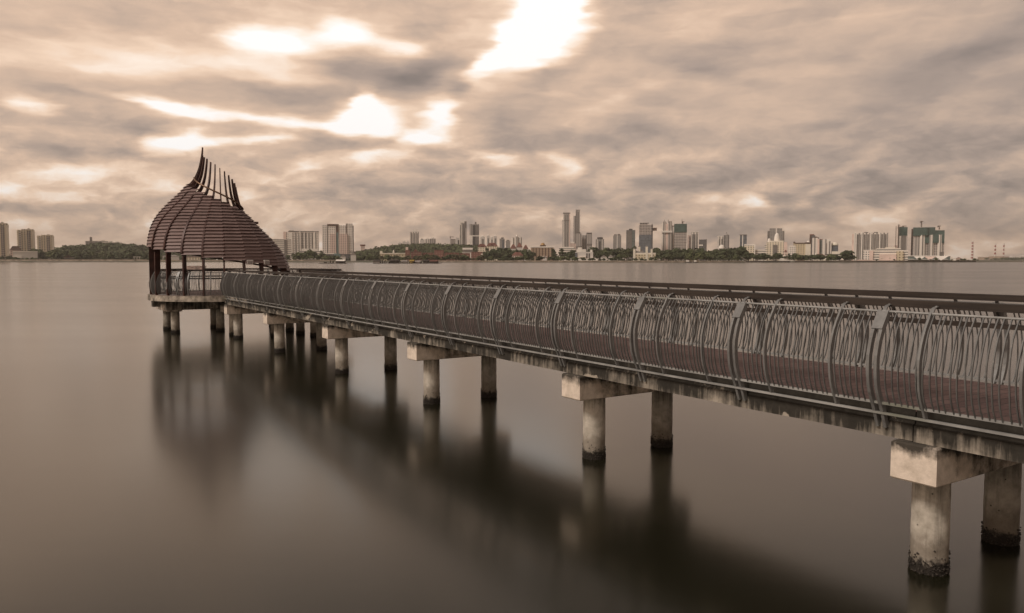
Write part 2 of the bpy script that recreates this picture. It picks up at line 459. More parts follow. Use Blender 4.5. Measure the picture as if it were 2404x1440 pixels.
def wall_run(px0, px1, h, dY, label, mat, name='sea_wall', gap=0):
    """a low wall following the shore"""
    mb = MB(); n = max(2, int((px1 - px0) / 40))
    q = [at(px0 + (px1 - px0) * i / n, shoreY(px0 + (px1 - px0) * i / n) + dY) for i in range(n + 1)]
    root = empty(name, (q[0].x, q[0].y, 1.0))
    tag(root, label, 'wall')
    rs = []
    for p in q:
        x, y = p.x - q[0].x, p.y - q[0].y
        rs.append([(x, y, -1.5), (x, y + 1.2, -1.5), (x, y + 1.2, h - .3), (x, y, h - .3)])
    mb.rings(rs, True, False)
    mb.build('wall', mat, root)
    mb = MB(); rs = []
    for p in q:
        x, y = p.x - q[0].x, p.y - q[0].y
        rs.append([(x, y - .3, h - .3), (x, y + 1.5, h - .3), (x, y + 1.5, h), (x, y - .3, h)])
    mb.rings(rs, True, False)
    mb.build('coping', M['coping'], root)
    return root


M['coping'] = plain('pale_coping', (.42, .35, .28, 1), .8, 0, .2, .2)
M['wallm'] = plain('sea_wall_concrete', (.30, .245, .19, 1), .9, 0, .35, .15)
M['walld'] = plain('dark_sea_wall', (.14, .115, .095, 1), .9, 0, .35, .15)
wall_run(-120, 345, 3.2, 30, 'long beige sea wall below the wooded hill and the cream hotel towers', M['wallm'])
wall_run(345, 800, 2.6, 24, 'grey sea wall along the shore behind the pavilion', M['wallm'])
wall_run(1030, 1560, 1.6, 5, 'pale low sea wall in front of the brown office block and white mansion', M['wallm'])
wall_run(1560, 1740, 1.4, 6, 'low stone sea wall in front of the tall dense wood', M['wallm'])
wall_run(1865, 2290, 1.7, 5, 'dark sea wall in front of the waterfront hotel', M['walld'])

# ------------------------------------------------------------------ the pier
TH = .5775                                   # the pier runs away to the left of the view
UU = Vector((-math.sin(TH), math.cos(TH), 0)); NN = Vector((math.cos(TH), math.sin(TH), 0))
S0, D0 = 20.0, 10.83                         # origin of the pier's own frame (distance along, distance across)
PO = UU * S0 + NN * D0


def sd_of(x, y):
    p = Vector((x, y, 0)); return p.dot(UU), p.dot(NN)


PC = Vector((-16.05, 43.1, 0))               # centre of the round head
PCs, PCd = sd_of(PC.x, PC.y)
PR = 3.74
DZ = 2.17                                    # deck level

pier = empty('pier', (PO.x, PO.y, 0), TH)
tag(pier, 'long concrete pier with a maroon plank deck on round piles, widening into a round head', 'pier')


def L(s, d, z=None):
    return (d - D0, s - S0) if z is None else (d - D0, s - S0, z)


SEND = 41.0
DN, DF = 9.42, 12.24                         # near and far faces
MB().box(DN + .04 - D0, DF - .04 - D0, -12 - S0, 37.2 - S0, DZ - .06, DZ).build('deck', M['deck'], pier)
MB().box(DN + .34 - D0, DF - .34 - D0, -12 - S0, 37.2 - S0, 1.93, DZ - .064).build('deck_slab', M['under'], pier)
# edge beams: kerb above, deeper lip below, joints over the piles
for side in (0, 1):
    if side == 0: a, b, sg, s1 = DN, DN + .32, 1, 41.2
    else: a, b, sg, s1 = DF, DF - .32, -1, 37.6
    mb = MB()
    cuts = [-12, 1.9, 5.3, 12.15, 19.3, 26.2, 33.6, s1]
    rj = random.Random(3)
    for c0, c1 in zip(cuts, cuts[1:]):
        o1 = rj.uniform(0, .012)
        prof = [(a - sg * .02 + sg * o1, 1.74), (b, 1.74), (b, DZ - .01), (a + sg * .04, DZ - .01), (a + sg * .04, 2.13), (a + sg * .03, 1.965), (a - sg * .012 + sg * o1, 1.945), (a - sg * .02 + sg * o1, 1.93)]
        if sg < 0: prof = prof[::-1]
        n = max(2, int((c1 - c0) / .8))
        rs = []
        for i in range(n + 1):
            s_ = c0 + .008 + (c1 - c0 - .016) * i / n
            rs.append([(p[0] - D0, s_ - S0, p[1] + (rj.uniform(-.005, .005) if p[1] < 1.8 else 0)) for p in prof])
        rs = [list(reversed(r)) for r in rs]
        mb.rings(rs, True, False)
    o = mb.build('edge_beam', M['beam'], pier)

# piles: crust mesh shared by a few variants
def crust_mesh(seed, n):
    r = random.Random(seed); mb = MB()
    for k in range(n):
        a = r.uniform(0, 2 * PI); z = min(.5, abs(r.gauss(0, .085)) + r.uniform(-.1, .1)); q = r.uniform(.007, .019)
        c = Vector((.232 * math.cos(a), .232 * math.sin(a), z))
        pts = [c + Vector((r.uniform(.6, 1.2) * q * x, r.uniform(.6, 1.2) * q * y, r.uniform(.6, 1.2) * q * zz)) for x, y, zz in
               ((1, 0, 0), (-1, 0, 0), (0, 1, 0), (0, -1, 0), (0, 0, 1), (0, 0, -1))]
        mb.poly(pts, [(0, 2, 4), (2, 1, 4), (1, 3, 4), (3, 0, 4), (2, 0, 5), (1, 2, 5), (3, 1, 5), (0, 3, 5)])
    me = mb.mesh('barnacle_crust'); me.materials.append(M['crust']); return me


CR = [crust_mesh(11, 380), crust_mesh(12, 380)]
PM = {}
npile = 0
def pile(s, d, top=1.30, mat='pile'):
    global npile
    key = (round(top, 2), mat)
    if key not in PM:
        mb = MB(); r = random.Random(5)
        prof = [(.224 + r.uniform(-.003, .003), z / 10) for z in range(-14, int(top * 10) + 1)] + [(.224, top)]
        mb.lathe(prof, seg=28); me = mb.mesh('pile'); me.materials.append(M[mat]); PM[key] = me
    o = bpy.data.objects.new('pile', PM[key]); C.objects.link(o); o.parent = pier; o.location = L(s, d, 0)
    c = bpy.data.objects.new('barnacle_crust', CR[npile % 2]); C.objects.link(c); c['kind'] = 'stuff'; c.parent = o; c.rotation_euler = (0, 0, npile * 1.7)
    npile += 1
    return o


def cap(s0, s1, d0, d1, z0=1.25, z1=1.735):
    mb = MB(); ws, wd = s1 - s0, d1 - d0
    mb.bbox(-wd / 2, wd / 2, -ws / 2, ws / 2, z0, z1, .022)
    o = mb.build('pile_cap', M['cap'], pier, L((s0 + s1) / 2, (d0 + d1) / 2, 0))
    return o


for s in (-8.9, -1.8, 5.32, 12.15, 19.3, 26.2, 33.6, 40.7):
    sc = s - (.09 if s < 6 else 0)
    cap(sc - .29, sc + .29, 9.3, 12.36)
    pile(s, 9.9); pile(s, 11.77, mat='pile_shaded_stained')
# head of the pier
NP = 60
a0 = math.atan2((DN) - PCd, -math.sqrt(max(0, PR ** 2 - (DN - PCd) ** 2)))
arc = []
def arcpt(t, r): return (PCs + r * math.cos(t), PCd + r * math.sin(t))
tA = 2 * PI + math.atan2(DN + .03 - PCd, -math.sqrt(PR ** 2 - (DN + .03 - PCd) ** 2))  # joint with the near edge
if tA > 2 * PI: tA -= 2 * PI
tA = math.atan2(DN + .03 - PCd, -math.sqrt(PR ** 2 - (DN + .03 - PCd) ** 2))
if tA < 0: tA += 2 * PI
tB = 2 * PI + math.radians(35)
def head_outline(inset=0.0):
    r = PR - inset
    ta = math.atan2(DN + .03 + inset - PCd, -math.sqrt(r ** 2 - (DN + .03 + inset - PCd) ** 2)) % (2 * PI)
    pts = [arcpt(ta + (tB - ta) * i / 44, r) for i in range(45)]
    k = inset
    pts += [(46.9 - k * .6, 13.9 - k), (45.2 - k * .4, 15.0 - k), (43.2, 15.65 - k), (41.2, 15.9 - k), (39.9 + k * .5, 15.75 - k), (38.9 + k, 14.9 - k * .4), (37.9 + k, 13.4), (37.2 + k, DF - .03)]
    return pts


ho = head_outline()
pts2 = [(37.2, DN + .03)] + ho
dd = [L(s, d) for s, d in pts2][::-1]
hi = head_outline(.16)
di = [L(s, d) for s, d in [(37.2, DN + .05)] + hi][::-1]
MB().prism(di, DZ - .03, DZ + .002).build('head_deck', M['deck'], pier)
mb = MB(); mb.prism(dd, 1.86, DZ - .02)
ob = mb.build('head_slab', M['slab'], pier)
# beams and caps under the head
cap(44.9, 48.5, 7.25, 8.0, 1.2, 1.72)
cap(42.05, 43.15, 9.6, 10.3, 1.22, 1.72)
cap(45.5, 46.4, 9.55, 10.3, 1.3, 1.74)
for s0, s1, d0, d1 in ((46.9, 47.4, 6.85, 15.0), (43.3, 43.75, 6.95, 15.2), (39.5, 39.95, 12.4, 15.3)):
    o = MB().bbox(d0 - D0, d1 - D0, s0 - S0, s1 - S0, 1.38, 1.857, .02).build('head_beam', M['beam'], pier)
for s, d in ((45.5, 7.75), (48.0, 7.75), (42.5, 10.1), (45.5, 10.1), (49.4 - 1.5, 10.3), (47.5, 13.6), (41.3, 13.3), (39.75, 13.55), (39.7, 14.9), (43.5, 13.4)):
    pile(s, d, 1.42, 'pile_shaded_stained' if d > 11 or s > 47.5 else 'pile')


# ------------------------------------------------------------------ railings
PROF = [(-.125, 1.86), (-.05, 2.05), (0, 2.17), (.07, 2.30), (.115, 2.45), (.137, 2.65), (.13, 2.80), (.09, 2.97), (.03, 3.13), (-.05, 3.26), (-.10, 3.34)]
def wz(z):
    for (w0, z0), (w1, z1) in zip(PROF, PROF[1:]):
        if z <= z1: return w0 + (w1 - w0) * (z - z0) / (z1 - z0)
    return PROF[-1][0]


def strip(mb, zs, ht, hr, wob=None, x0=0.0, dw=0.0):
    """bent flat bar in the local frame: +x outwards, +y along; ht half width along, hr half depth across"""
    rs = []
    for i, z in enumerate(zs):
        a, b = zs[max(i - 1, 0)], zs[min(i + 1, len(zs) - 1)]
        tx, tz = wz(b) - wz(a), b - a; l = math.hypot(tx, tz); nx, nz = tz / l, -tx / l
        w_ = wz(z) + x0; y = wob[i] if wob else 0
        rs.append([(w_ - nx * hr, y - ht, z - nz * hr), (w_ + nx * hr, y - ht, z + nz * hr), (w_ + nx * hr, y + ht, z + nz * hr), (w_ - nx * hr, y + ht, z - nz * hr)])
    mb.rings(rs, True, False)


def zr(a, b, n): return [a + (b - a) * i / n for i in range(n + 1)]


def hook(mb, y):
    rs = []
    for k in range(7):
        t = k / 6
        x = -.10 - .11 * t ** 1.6; z = 3.33 + .10 * math.sin(t * PI / 2 * 1.0)
        rs.append([(x - .012, y - .024, z), (x + .012, y - .024, z - .004), (x + .012, y + .024, z - .004), (x - .012, y + .024, z)])
    mb.rings(rs, True, False)


# part meshes shared by every railing
mb = MB()
for y in (-.052, .052): strip(mb, zr(1.87, 3.35, 16), .021, .034, x0=-.01, wob=[y] * 17)
rsz = zr(3.13, 3.345, 3); strip(mb, rsz, .073, .010, x0=.027, wob=[0] * 4)
TWIN = mb.mesh('twin_post'); TWIN.materials.append(M['metal'])
mb = MB(); strip(mb, zr(2.06, 3.35, 14), .014, .030, x0=-.006, wob=[0] * 15)
SLIM = mb.mesh('slim_post'); SLIM.materials.append(M['metal'])
mb = MB(); hook(mb, 0); mb.tube([(-.2, 0, 3.43), (-.28, 0, 3.42)], .012, 6)
HOOK = mb.mesh('bracket'); HOOK.materials.append(M['metal'])
rb = random.Random(21)
BARS = []
def bar_shape(seed):
    r = random.Random(seed)
    a1, p1 = r.uniform(.002, .010), r.uniform(0, 6.28); a2 = r.uniform(-.016, .016)
    zs = zr(2.19, 3.34, 11)
    return zs, [(a1 * math.sin(p1 + (z - 2.2) * 5.2) + a2 * (z - 2.7)) * min(1, (z - 2.19) * 4) for z in zs]
for k in range(14):
    zs, wob = bar_shape(k); mb = MB(); strip(mb, zs, .0068, .0095, wob)
    me = mb.mesh('bar'); me.materials.append(M['bar']); BARS.append(me)


def railing(name_label, path, twins, detail_bars, pier_rel, hand=True, lowrail=False, extra_low=True, pitch=.079, group=None):
    """path: function t -> (x, y, ang) in the railing's own frame, ang = direction of the outward side; t in metres"""
    t0, t1 = path.range
    root = empty('railing', (PO.x, PO.y, 0), TH)
    tag(root, name_label, 'railing', group)
    def put(me, t, par=root):
        x, y, a = path(t)
        o = bpy.data.objects.new(me.name.split('.')[0], me); C.objects.link(o); o.parent = par
        if par is root: o.location = (x, y, 0); o.rotation_euler = (0, 0, a)
        return o
    occ = []
    for t in twins:
        o = put(TWIN, t); put(HOOK, 0, o); occ.append((t - .13, t + .13))
        for q in (-.6, .6):
            if t0 < t + q < t1:
                o = put(SLIM, t + q); put(HOOK, 0, o); occ.append((t + q - .03, t + q + .03))
    def line(w_, z, ds=.35):
        n = max(2, int((t1 - t0) / ds)); out = []
        for i in range(n + 1):
            x, y, a = path(t0 + (t1 - t0) * i / n); out.append((x + w_ * math.cos(a), y + w_ * math.sin(a), z))
        return out
    MB().tube(line(-.10, 3.345), .017, 6).build('top_rail', M['rail'], root)
    MB().sweep_rect(line(0, 2.19), .017, .016).build('bottom_rail', M['rail'], root)
    if extra_low: MB().sweep_rect(line(-.035, 2.055), .022, .014).build('bottom_rail', M['rail'], root)
    if hand:
        MB().sweep_rect(line(-.31, 3.445), .072, .046).build('handrail', M['timber'], root)
    if lowrail:
        MB().sweep_rect(line(-.28, 3.03), .035, .036).build('handrail', M['timber'], root)
    # infill bars
    cand = []; t = t0 + .05; k = 0
    while t < t1 - .03:
        tt = t + rb.uniform(-.012, .012)
        if not any(a < tt < b for a, b in occ): cand.append(tt)
        t += pitch
    near = sorted(cand, key=lambda q: abs(q - detail_bars))[:97] if detail_bars is not None else []
    ns = set(near); rest = MB()
    for k, tt in enumerate(cand):
        if tt in ns: put(BARS[rb.randrange(14)], tt)
        else:
            zs, wob = bar_shape(rb.randrange(14)); x, y, a = path(tt); tmp = MB(); strip(tmp, zs, .0068, .0095, wob)
            ca, sa = math.cos(a), math.sin(a)
            rest.poly([(x + px * ca - py * sa, y + px * sa + py * ca, pz) for px, py, pz in tmp.v], tmp.f)
    tag(rest.build('bars', M['bar'], root), kind='stuff')
    return root


def straight(d, side, s0, s1):
    def f(t): return (d - D0, t - S0, PI if side < 0 else 0.0)
    f.range = (s0, s1); return f


TWP = 2.325
TWS = [5.70 - TWP * k for k in (5, 4, 3, 2, 1)] + [5.70, 7.96, 10.16] + [12.5 + TWP * k for k in range(13)]
near_tw = [t for t in TWS if t < 40.9]
railing('curved grey steel railing along the near edge of the pier, bulging out over the water', straight(9.265, -1, -7, 41.0), near_tw, 7.5, None)
railing('grey steel railing along the far edge of the pier, seen behind the deck', straight(12.395, 1, -7, 37.1), [t + .02 for t in TWS if t < 37], 8.6, None, lowrail=True)

# railing round the head: follow the inset outline
def poly_path(pts):
    P = [Vector(p) for p in pts]; Ls = [0]
    for a, b in zip(P, P[1:]): Ls.append(Ls[-1] + (b - a).length)
    # angles at vertices, smoothed
    def f(t):
        t = max(0, min(Ls[-1] - 1e-6, t)); i = 0
        while Ls[i + 1] < t: i += 1
        q = (t - Ls[i]) / (Ls[i + 1] - Ls[i])
        def tan(j):
            a = P[max(j - 1, 0)]; b = P[min(j + 1, len(P) - 1)]; return (b - a).normalized()
        T = tan(i).lerp(tan(i + 1), q).normalized(); p = P[i].lerp(P[i + 1], q)
        out = Vector((T.y, -T.x))               # outward: right of travel
        return (p.x, p.y, math.atan2(out.y, out.x))
    f.range = (0.0, Ls[-1]); f.L = Ls
    return f


hp = [L(s, d) for s, d in head_outline(.24)]
# resample corners smoothly (Chaikin)
def chaikin(p, n=2):
    for _ in range(n):
        q = [p[0]]
        for a, b in zip(p, p[1:]):
            q += [(a[0] * .75 + b[0] * .25, a[1] * .75 + b[1] * .25), (a[0] * .25 + b[0] * .75, a[1] * .25 + b[1] * .75)]
        p = q + [p[-1]]
    return p
hp = [hp[0]] + chaikin(hp, 1)[1:]
pa = poly_path(hp)
x, y, a = pa(3.0); cxl, cyl = PCd - D0, PCs - S0
if (x - cxl) * math.cos(a) + (y - cyl) * math.sin(a) < 0:
    hp = hp[::-1]; pa = poly_path(hp)
    rev = True
nT = int(pa.range[1] / 2.35)
det = 3.0 if (Vector(pa(0)[:2]) - Vector(L(41, 9.4))).length < 3 else pa.range[1] - 3.0
railing('grey steel railing curving round the pier head under and behind the pavilion', pa, [.3 + (pa.range[1] - .6) * k / nT for k in range(nT + 1)], det, None, lowrail=True, extra_low=False)

# ------------------------------------------------------------------ the pavilion
pav = empty('pavilion', (PC.x, PC.y, DZ), math.atan2(-PC.x, PC.y))   # its open side faces away from the pier's shore end
tag(pav, 'onion shaped pavilion of curved rust red ribs clad in maroon boards on the pier head', 'pavilion')
TAB = [(10.2, .92), (9.8, .96), (9.35, 1.05), (9.0, 1.14), (8.65, 1.28), (8.35, 1.45), (8.1, 1.68), (7.64, 2.10), (7.05, 2.74), (6.46, 3.31), (5.83, 3.69), (5.24, 3.86), (4.89, 3.90), (4.5, 3.91), (0, 3.93)]
def rout(zp):
    if zp >= TAB[0][0]: return TAB[0][1]
    for k, ((z1, r1), (z0, r0)) in enumerate(zip(TAB, TAB[1:])):
        if zp >= z0:
            t = (zp - z0) / (z1 - z0)
            rp = TAB[max(k - 1, 0)]; rn = TAB[min(k + 2, len(TAB) - 1)]
            m0 = (r1 - rn[1]) / (z1 - rn[0]) if z1 != rn[0] else 0; m1 = (rp[1] - r0) / (rp[0] - z0) if rp[0] != z0 else 0
            h = z1 - z0; t2, t3 = t * t, t * t * t
            return (2 * t3 - 3 * t2 + 1) * r0 + (t3 - 2 * t2 + t) * h * m0 + (-2 * t3 + 3 * t2) * r1 + (t3 - t2) * h * m1
    return TAB[-1][1]


def shift(th): return .0108 * (th + 5)
def pr(th, z): return rout(z + shift(th)) * .93
def eave(th): return 4.82 - .0088 * (th + 5)
RIBS = [-5] + [11.2 + 16.2 * i for i in range(11)]
TIPS = [10.1, 9.64, 9.52, 9.42, 9.23, 9.11, 8.92, 8.76, 8.57, 8.38, 8.19, 7.98]
def pv(th, r, z):
    a = math.radians(th); return Vector((-math.cos(a) * r, -math.sin(a) * r, z - DZ))


for th, tip in zip(RIBS, TIPS):
    mb = MB(); rs = []
    a = math.radians(th); tdir = Vector((math.sin(a), -math.cos(a), 0))
    zs = [DZ + .001] + zr(2.6, tip, 46)
    for z in zs:
        r = pr(th, z); e = .05
        dr = (pr(th, z + e) - pr(th, z - e)) / (2 * e) if z > 2.7 else 0
        n = Vector((1, -dr)).normalized()       # outward normal in (r, z)
        zp = z + shift(th)
        dep = .28 if zp < 6.5 else (.28 - (zp - 6.5) / (10.2 - 6.5) * .21)
        hw = .034 - .010 * max(0, min(1, (zp - 8) / 2))
        bay = 0 if (zp > 8.0 or z < eave(th)) else 1
        pj = (.08 if th < 15 else .17 - .11 * max(0, min(1, (th - 45) / 60))) * bay
        hw += .012 * bay
        r += pj
        dep += pj
        o_ = pv(th, r, z); i_ = pv(th, r - dep * n.x, z - dep * n.y if z > 3 else z)
        rs.append([i_ - tdir * hw, o_ - tdir * hw, o_ + tdir * hw, i_ + tdir * hw])
    mb.rings(rs, True, False)
    mb.build('rib', M['rib'], pav)


def topz(th): return 8.15 - .0112 * (th + 5)
PIT = .168
lr = random.Random(4)
for k in range(11):
    ta, tb = RIBS[k], RIBS[k + 1]; tm = (ta + tb) / 2
    z = eave(ta) - .02; zt = topz(tm); mb = MB()
    bb = .4
    while z < zt:
        zb_, z2 = z, min(z + PIT + .065, zt + .05)
        lift = .12 + lr.uniform(-.008, .008)
        pts = []
        for th, side in ((ta - .25, 0), (tb - .1, 1)):
            rb_ = pr(th, zb_); rt_ = pr(th, z2)
            zz = z2 - zb_; ln = math.hypot(zz, rb_ - rt_); nx, nz = zz / ln, (rb_ - rt_) / ln
            tilt = lr.uniform(-.004, .004)
            A = (rb_ + nx * lift, zb_ + nz * lift + tilt); B = (rt_ + nx * .022, z2 + nz * .022)
            A2 = (A[0] - nx * .028, A[1] - nz * .028); B2 = (B[0] - nx * .018, B[1] - nz * .018)
            pts += [pv(th, *q) for q in (A, B, B2, A2)]
        mb.poly(pts, [(0, 1, 5, 4), (1, 2, 6, 5), (2, 3, 7, 6), (3, 0, 4, 7), (3, 2, 1, 0), (4, 5, 6, 7)])
        z += PIT
    mb.build('roof_panel', M['louvre'], pav)
M['tube'] = plain('bronze_tube', (.20, .12, .075, 1), .4, .4, .3, 3)
MB().tube([pv(th, pr(th, 8.40 - .0104 * (th - 5)) + .03, 8.40 - .0104 * (th - 5)) for th in range(2, 166, 4)], .045, 8).build('ring_tube', M['tube'], pav)
MB().tube([pv(th, pr(th, eave(th)) - .42, eave(th) + .05) for th in range(-4, 176, 4)], .05, 6).build('eave_tube', M['rib'], pav)
MB().tube([pv(th, pr(th, eave(th) + 1.6) - .40, eave(th) + 1.6) for th in range(-4, 176, 4)], .04, 6).build('ring_tube', M['rib'], pav)
for th in (112.0, 127.0):
    p = pv(th, 3.66, 3.86); a = math.radians(th)
    mb = MB(); mb.bbox(-.16, .16, -.09, .05, -.12, .12, .015)
    o = mb.build('floodlight', M['white'], pav, p); o.rotation_euler = (0, 0, a - PI / 2)
    g = MB().box(-.125, .125, -.095, -.092, -.085, .06).build('lamp_glass', M['lens'], o)
p = pv(168, pr(168, 5.95) + .1, 6.03)
MB().bbox(-.16, .12, -.1, .1, -.07, .06, .02).tube([(-.1, 0, -.05), (-.2, 0, -.2)], .02, 6).build('lamp', M['rib'], pav, p)

# sign board by the rear rail of the head
bp = at(459, 44.6)
brd = empty('information_board', (bp.x, bp.y, DZ), .05)
tag(brd, 'tilted brown information board on posts by the rear railing under the pavilion', 'sign board')
MB().poly([(-.57, -.24, 1.24), (.57, -.24, 1.24), (.57, .16, 1.47), (-.57, .16, 1.47), (-.57, -.22, 1.20), (.57, -.22, 1.20), (.57, .18, 1.43), (-.57, .18, 1.43)],
          [(0, 1, 2, 3), (7, 6, 5, 4), (0, 4, 5, 1), (1, 5, 6, 2), (2, 6, 7, 3), (3, 7, 4, 0)]).build('panel', M['sign'], brd)
for x in (-.45, .45): MB().box(x - .03, x + .03, -.03, .03, 0, 1.31).build('leg', M['rib'], brd)

# ------------------------------------------------------------------ far shore: facades
def facade(name, wall, win=(.06, .065, .07, 1), fh=3.4, bw=4.2, wf=.55, hf=.5, rough=.8, streak=.12, jit=.5):
    m, t = newmat(name)
    o = t.n('ShaderNodeTexCoord').outputs['Object']
    x, y, z = t.n('ShaderNodeSeparateXYZ', {0: o}).outputs
    h = t.m('ADD', x, t.m('MULTIPLY', y, .97))
    u = t.m('DIVIDE', t.m('ADD', h, 500.3), bw); v_ = t.m('DIVIDE', t.m('ADD', z, 100.2), fh)
    fu = t.m('FRACT', u); fv = t.m('FRACT', v_)
    wu = t.m('LESS_THAN', fu, wf); wv_ = t.m('LESS_THAN', fv, hf)
    win_m = t.m('MULTIPLY', wu, wv_)
    cell = t.n('ShaderNodeCombineXYZ', {0: t.m('FLOOR', u), 1: t.m('FLOOR', v_), 2: 0.0}).outputs[0]
    rnd = t.n('ShaderNodeTexWhiteNoise', {'Vector': cell}, noise_dimensions='2D').outputs['Value']
    nz = t.n('ShaderNodeSeparateXYZ', {0: t.n('ShaderNodeTexCoord').outputs['Normal']}).outputs[2]
    up = t.m('GREATER_THAN', nz, .5)
    win_m = t.m('MULTIPLY', win_m, t.m('SUBTRACT', 1.0, up))
    wc = t.mix(t.m('MULTIPLY', rnd, jit), win, tuple(min(1, c * 2.2 + .05) for c in win[:3]) + (1,))
    n = t.noise(t.n('ShaderNodeMapping', {0: o, 3: (.25, .25, .03)}).outputs[0], 1.0, 4)
    wl = t.mix(t.m('MULTIPLY', n, streak * 2), wall, tuple(c * .55 for c in wall[:3]) + (1,))
    c = t.mix(win_m, wl, wc)
    finish(t, c, t.m('SUBTRACT', rough, t.m('MULTIPLY', win_m, .45)), 0, None, .4)
    return m


F_ = {
    'cream': facade('cream_facade', (.80, .70, .55, 1), (.09, .075, .055, 1), 3.3, 4.4, .42, .5),
    'white': facade('white_facade', (.84, .77, .69, 1), (.12, .11, .10, 1), 3.3, 4.0, .45, .42),
    'whiteband': facade('white_banded_facade', (.82, .74, .65, 1), (.12, .11, .10, 1), 3.5, 900, 1.0, .42),
    'grid': facade('pale_grid_facade', (.84, .76, .68, 1), (.10, .095, .09, 1), 3.3, 3.4, .5, .45),
    'grey': facade('grey_facade', (.36, .325, .295, 1), (.09, .085, .085, 1), 3.4, 3.6, .6, .5),
    'greyv': facade('grey_ribbed_facade', (.48, .43, .39, 1), (.14, .125, .115, 1), 900, 6.0, .45, 1.0),
    'palev': facade('pale_ribbed_facade', (.80, .72, .64, 1), (.17, .15, .135, 1), 900, 7.0, .38, 1.0),
    'dark': facade('dark_grey_facade', (.15, .135, .13, 1), (.07, .07, .075, 1), 3.4, 3.0, .7, .6),
    'glass': facade('blue_grey_glass_facade', (.14, .15, .16, 1), (.075, .085, .10, 1), 3.8, 3.0, .85, .8, .4),
    'glassg': facade('green_grey_glass_facade', (.17, .19, .17, 1), (.08, .10, .095, 1), 3.8, 3.0, .85, .8, .4),
    'bare': facade('bare_frame_facade', (.55, .48, .43, 1), (.055, .045, .045, 1), 3.6, 3.6, .72, .62, .9),
    'brown': facade('brown_facade', (.46, .34, .24, 1), (.18, .11, .08, 1), 3.2, 2.6, .35, .6),
    'pink': facade('pink_facade', (.74, .58, .50, 1), (.14, .10, .09, 1), 3.3, 3.4, .5, .5),
    'brick': facade('red_brick_facade', (.22, .105, .08, 1), (.30, .20, .16, 1), 3.6, 4.0, .35, .3),
    'yellow': facade('yellow_facade', (.64, .54, .38, 1), (.15, .11, .07, 1), 4.0, 4.4, .4, .5),
}
M['net'] = plain('green_safety_net', (.075, .112, .096, 1), .9, 0, .25, .12)
M['dk'] = plain('dark_recess', (.07, .062, .058, 1), .8, 0, .2, .1)
M['mid'] = plain('mid_grey_panel', (.20, .175, .155, 1), .8, 0, .2, .1)
M['pale'] = plain('pale_render', (.84, .77, .69, 1), .8, 0, .1, .1)
M['creamp'] = plain('cream_render', (.80, .72, .60, 1), .8, 0, .1, .1)
M['pinkp'] = plain('pink_render', (.76, .58, .50, 1), .8, 0, .1, .1)
M['redroof'] = plain('red_tile_roof', (.19, .085, .065, 1), .85, 0, .3, .2)
M['brownroof'] = plain('brown_roof', (.12, .075, .055, 1), .85, 0, .3, .2)
M['gold'] = plain('gold_dome', (.42, .26, .11, 1), .5, .3, .2, .3)
M['red'] = plain('red_paint', (.33, .055, .04, 1), .6, 0, .1, .2)
M['steel'] = plain('crane_steel', (.16, .10, .07, 1), .7, 0, .2, .2)
M['teal'] = plain('teal_panel', (.16, .22, .21, 1), .5, 0, .15, .1)
M['hull'] = plain('raft_timber', (.07, .055, .045, 1), .9, 0, .4, .5)
M['tin'] = plain('tin_sheet', (.30, .26, .23, 1), .7, 0, .3, .3)
M['tarp'] = plain('yellow_tarpaulin', (.40, .26, .06, 1), .8, 0, .2, .3)
MK = dict(F_); MK.update(M)


def building(name, label, x0, x1, yt, Y, body, parts=(), dep=None, yaw=0.0, cat='building', group=None, yb=None, bodyname='wall'):
    """x0..x1 and yt: photograph columns and roof row of the front; Y: distance; parts: (shape, name, fx0, fx1, fz0, fz1, proud, material)"""
    c = at((x0 + x1) / 2, Y); W = (x1 - x0) / FPX * Y; H = CAMZ + (HOR - yt) / FPX * Y - LZ
    B = 0.0 if yb is None else CAMZ + (HOR - yb) / FPX * Y - LZ
    dep = dep or min(max(W * .7, 12), 32)
    root = empty(name, (c.x, c.y, LZ), -math.atan2(c.x, c.y) * .9 + yaw)
    tag(root, label, cat, group)
    hw = W / 2
    if body: MB().box(-hw, hw, 0, dep, B, H).build(bodyname, MK[body], root)
    for (sh, pn, a, b, z0, z1, pd, mk) in parts:
        xa, xb = -hw + a * W, -hw + b * W; za, zb = z0 * H, z1 * H; mb = MB()
        xm = (xa + xb) / 2; r = (xb - xa) / 2
        if sh == 'box': mb.box(xa, xb, -pd, dep * .93 if z0 >= .98 else dep * .5, za, zb)
        elif sh == 'back': mb.box(xa, xb, dep * .3, dep + pd, za, zb)
        elif sh == 'dome': mb.lathe([(r * math.cos(t * PI / 16), za + (zb - za) * math.sin(t * PI / 16)) for t in range(8)] + [(.02, zb)], xm, dep * .4, 20)
        elif sh == 'cyl': mb.lathe([(r, za), (r, zb)], xm, r * .6 - pd, 20)
        elif sh == 'cone': mb.lathe([(r, za), (.05, zb)], xm, dep * .4, 14, False)
        elif sh == 'gable': mb.poly([(xa, -pd, za), (xb, -pd, za), (xm, -pd, zb), (xa, dep, za), (xb, dep, za), (xm, dep, zb)], [(0, 1, 2), (5, 4, 3), (0, 2, 5, 3), (2, 1, 4, 5), (1, 0, 3, 4)])
        elif sh == 'hip':
            q = min(r, dep / 2) * .8
            mb.poly([(xa, -pd, za), (xb, -pd, za), (xb, dep + pd, za), (xa, dep + pd, za), (xa + q, dep / 2, zb), (xb - q, dep / 2, zb)], [(0, 1, 5, 4), (1, 2, 5), (2, 3, 4, 5), (3, 0, 4), (3, 2, 1, 0)])
        elif sh == 'rod': mb.box(xm - .5, xm + .5, dep * .4 - .5, dep * .4 + .5, za, zb)
        mb.build(pn, MK[mk], root)
    return root


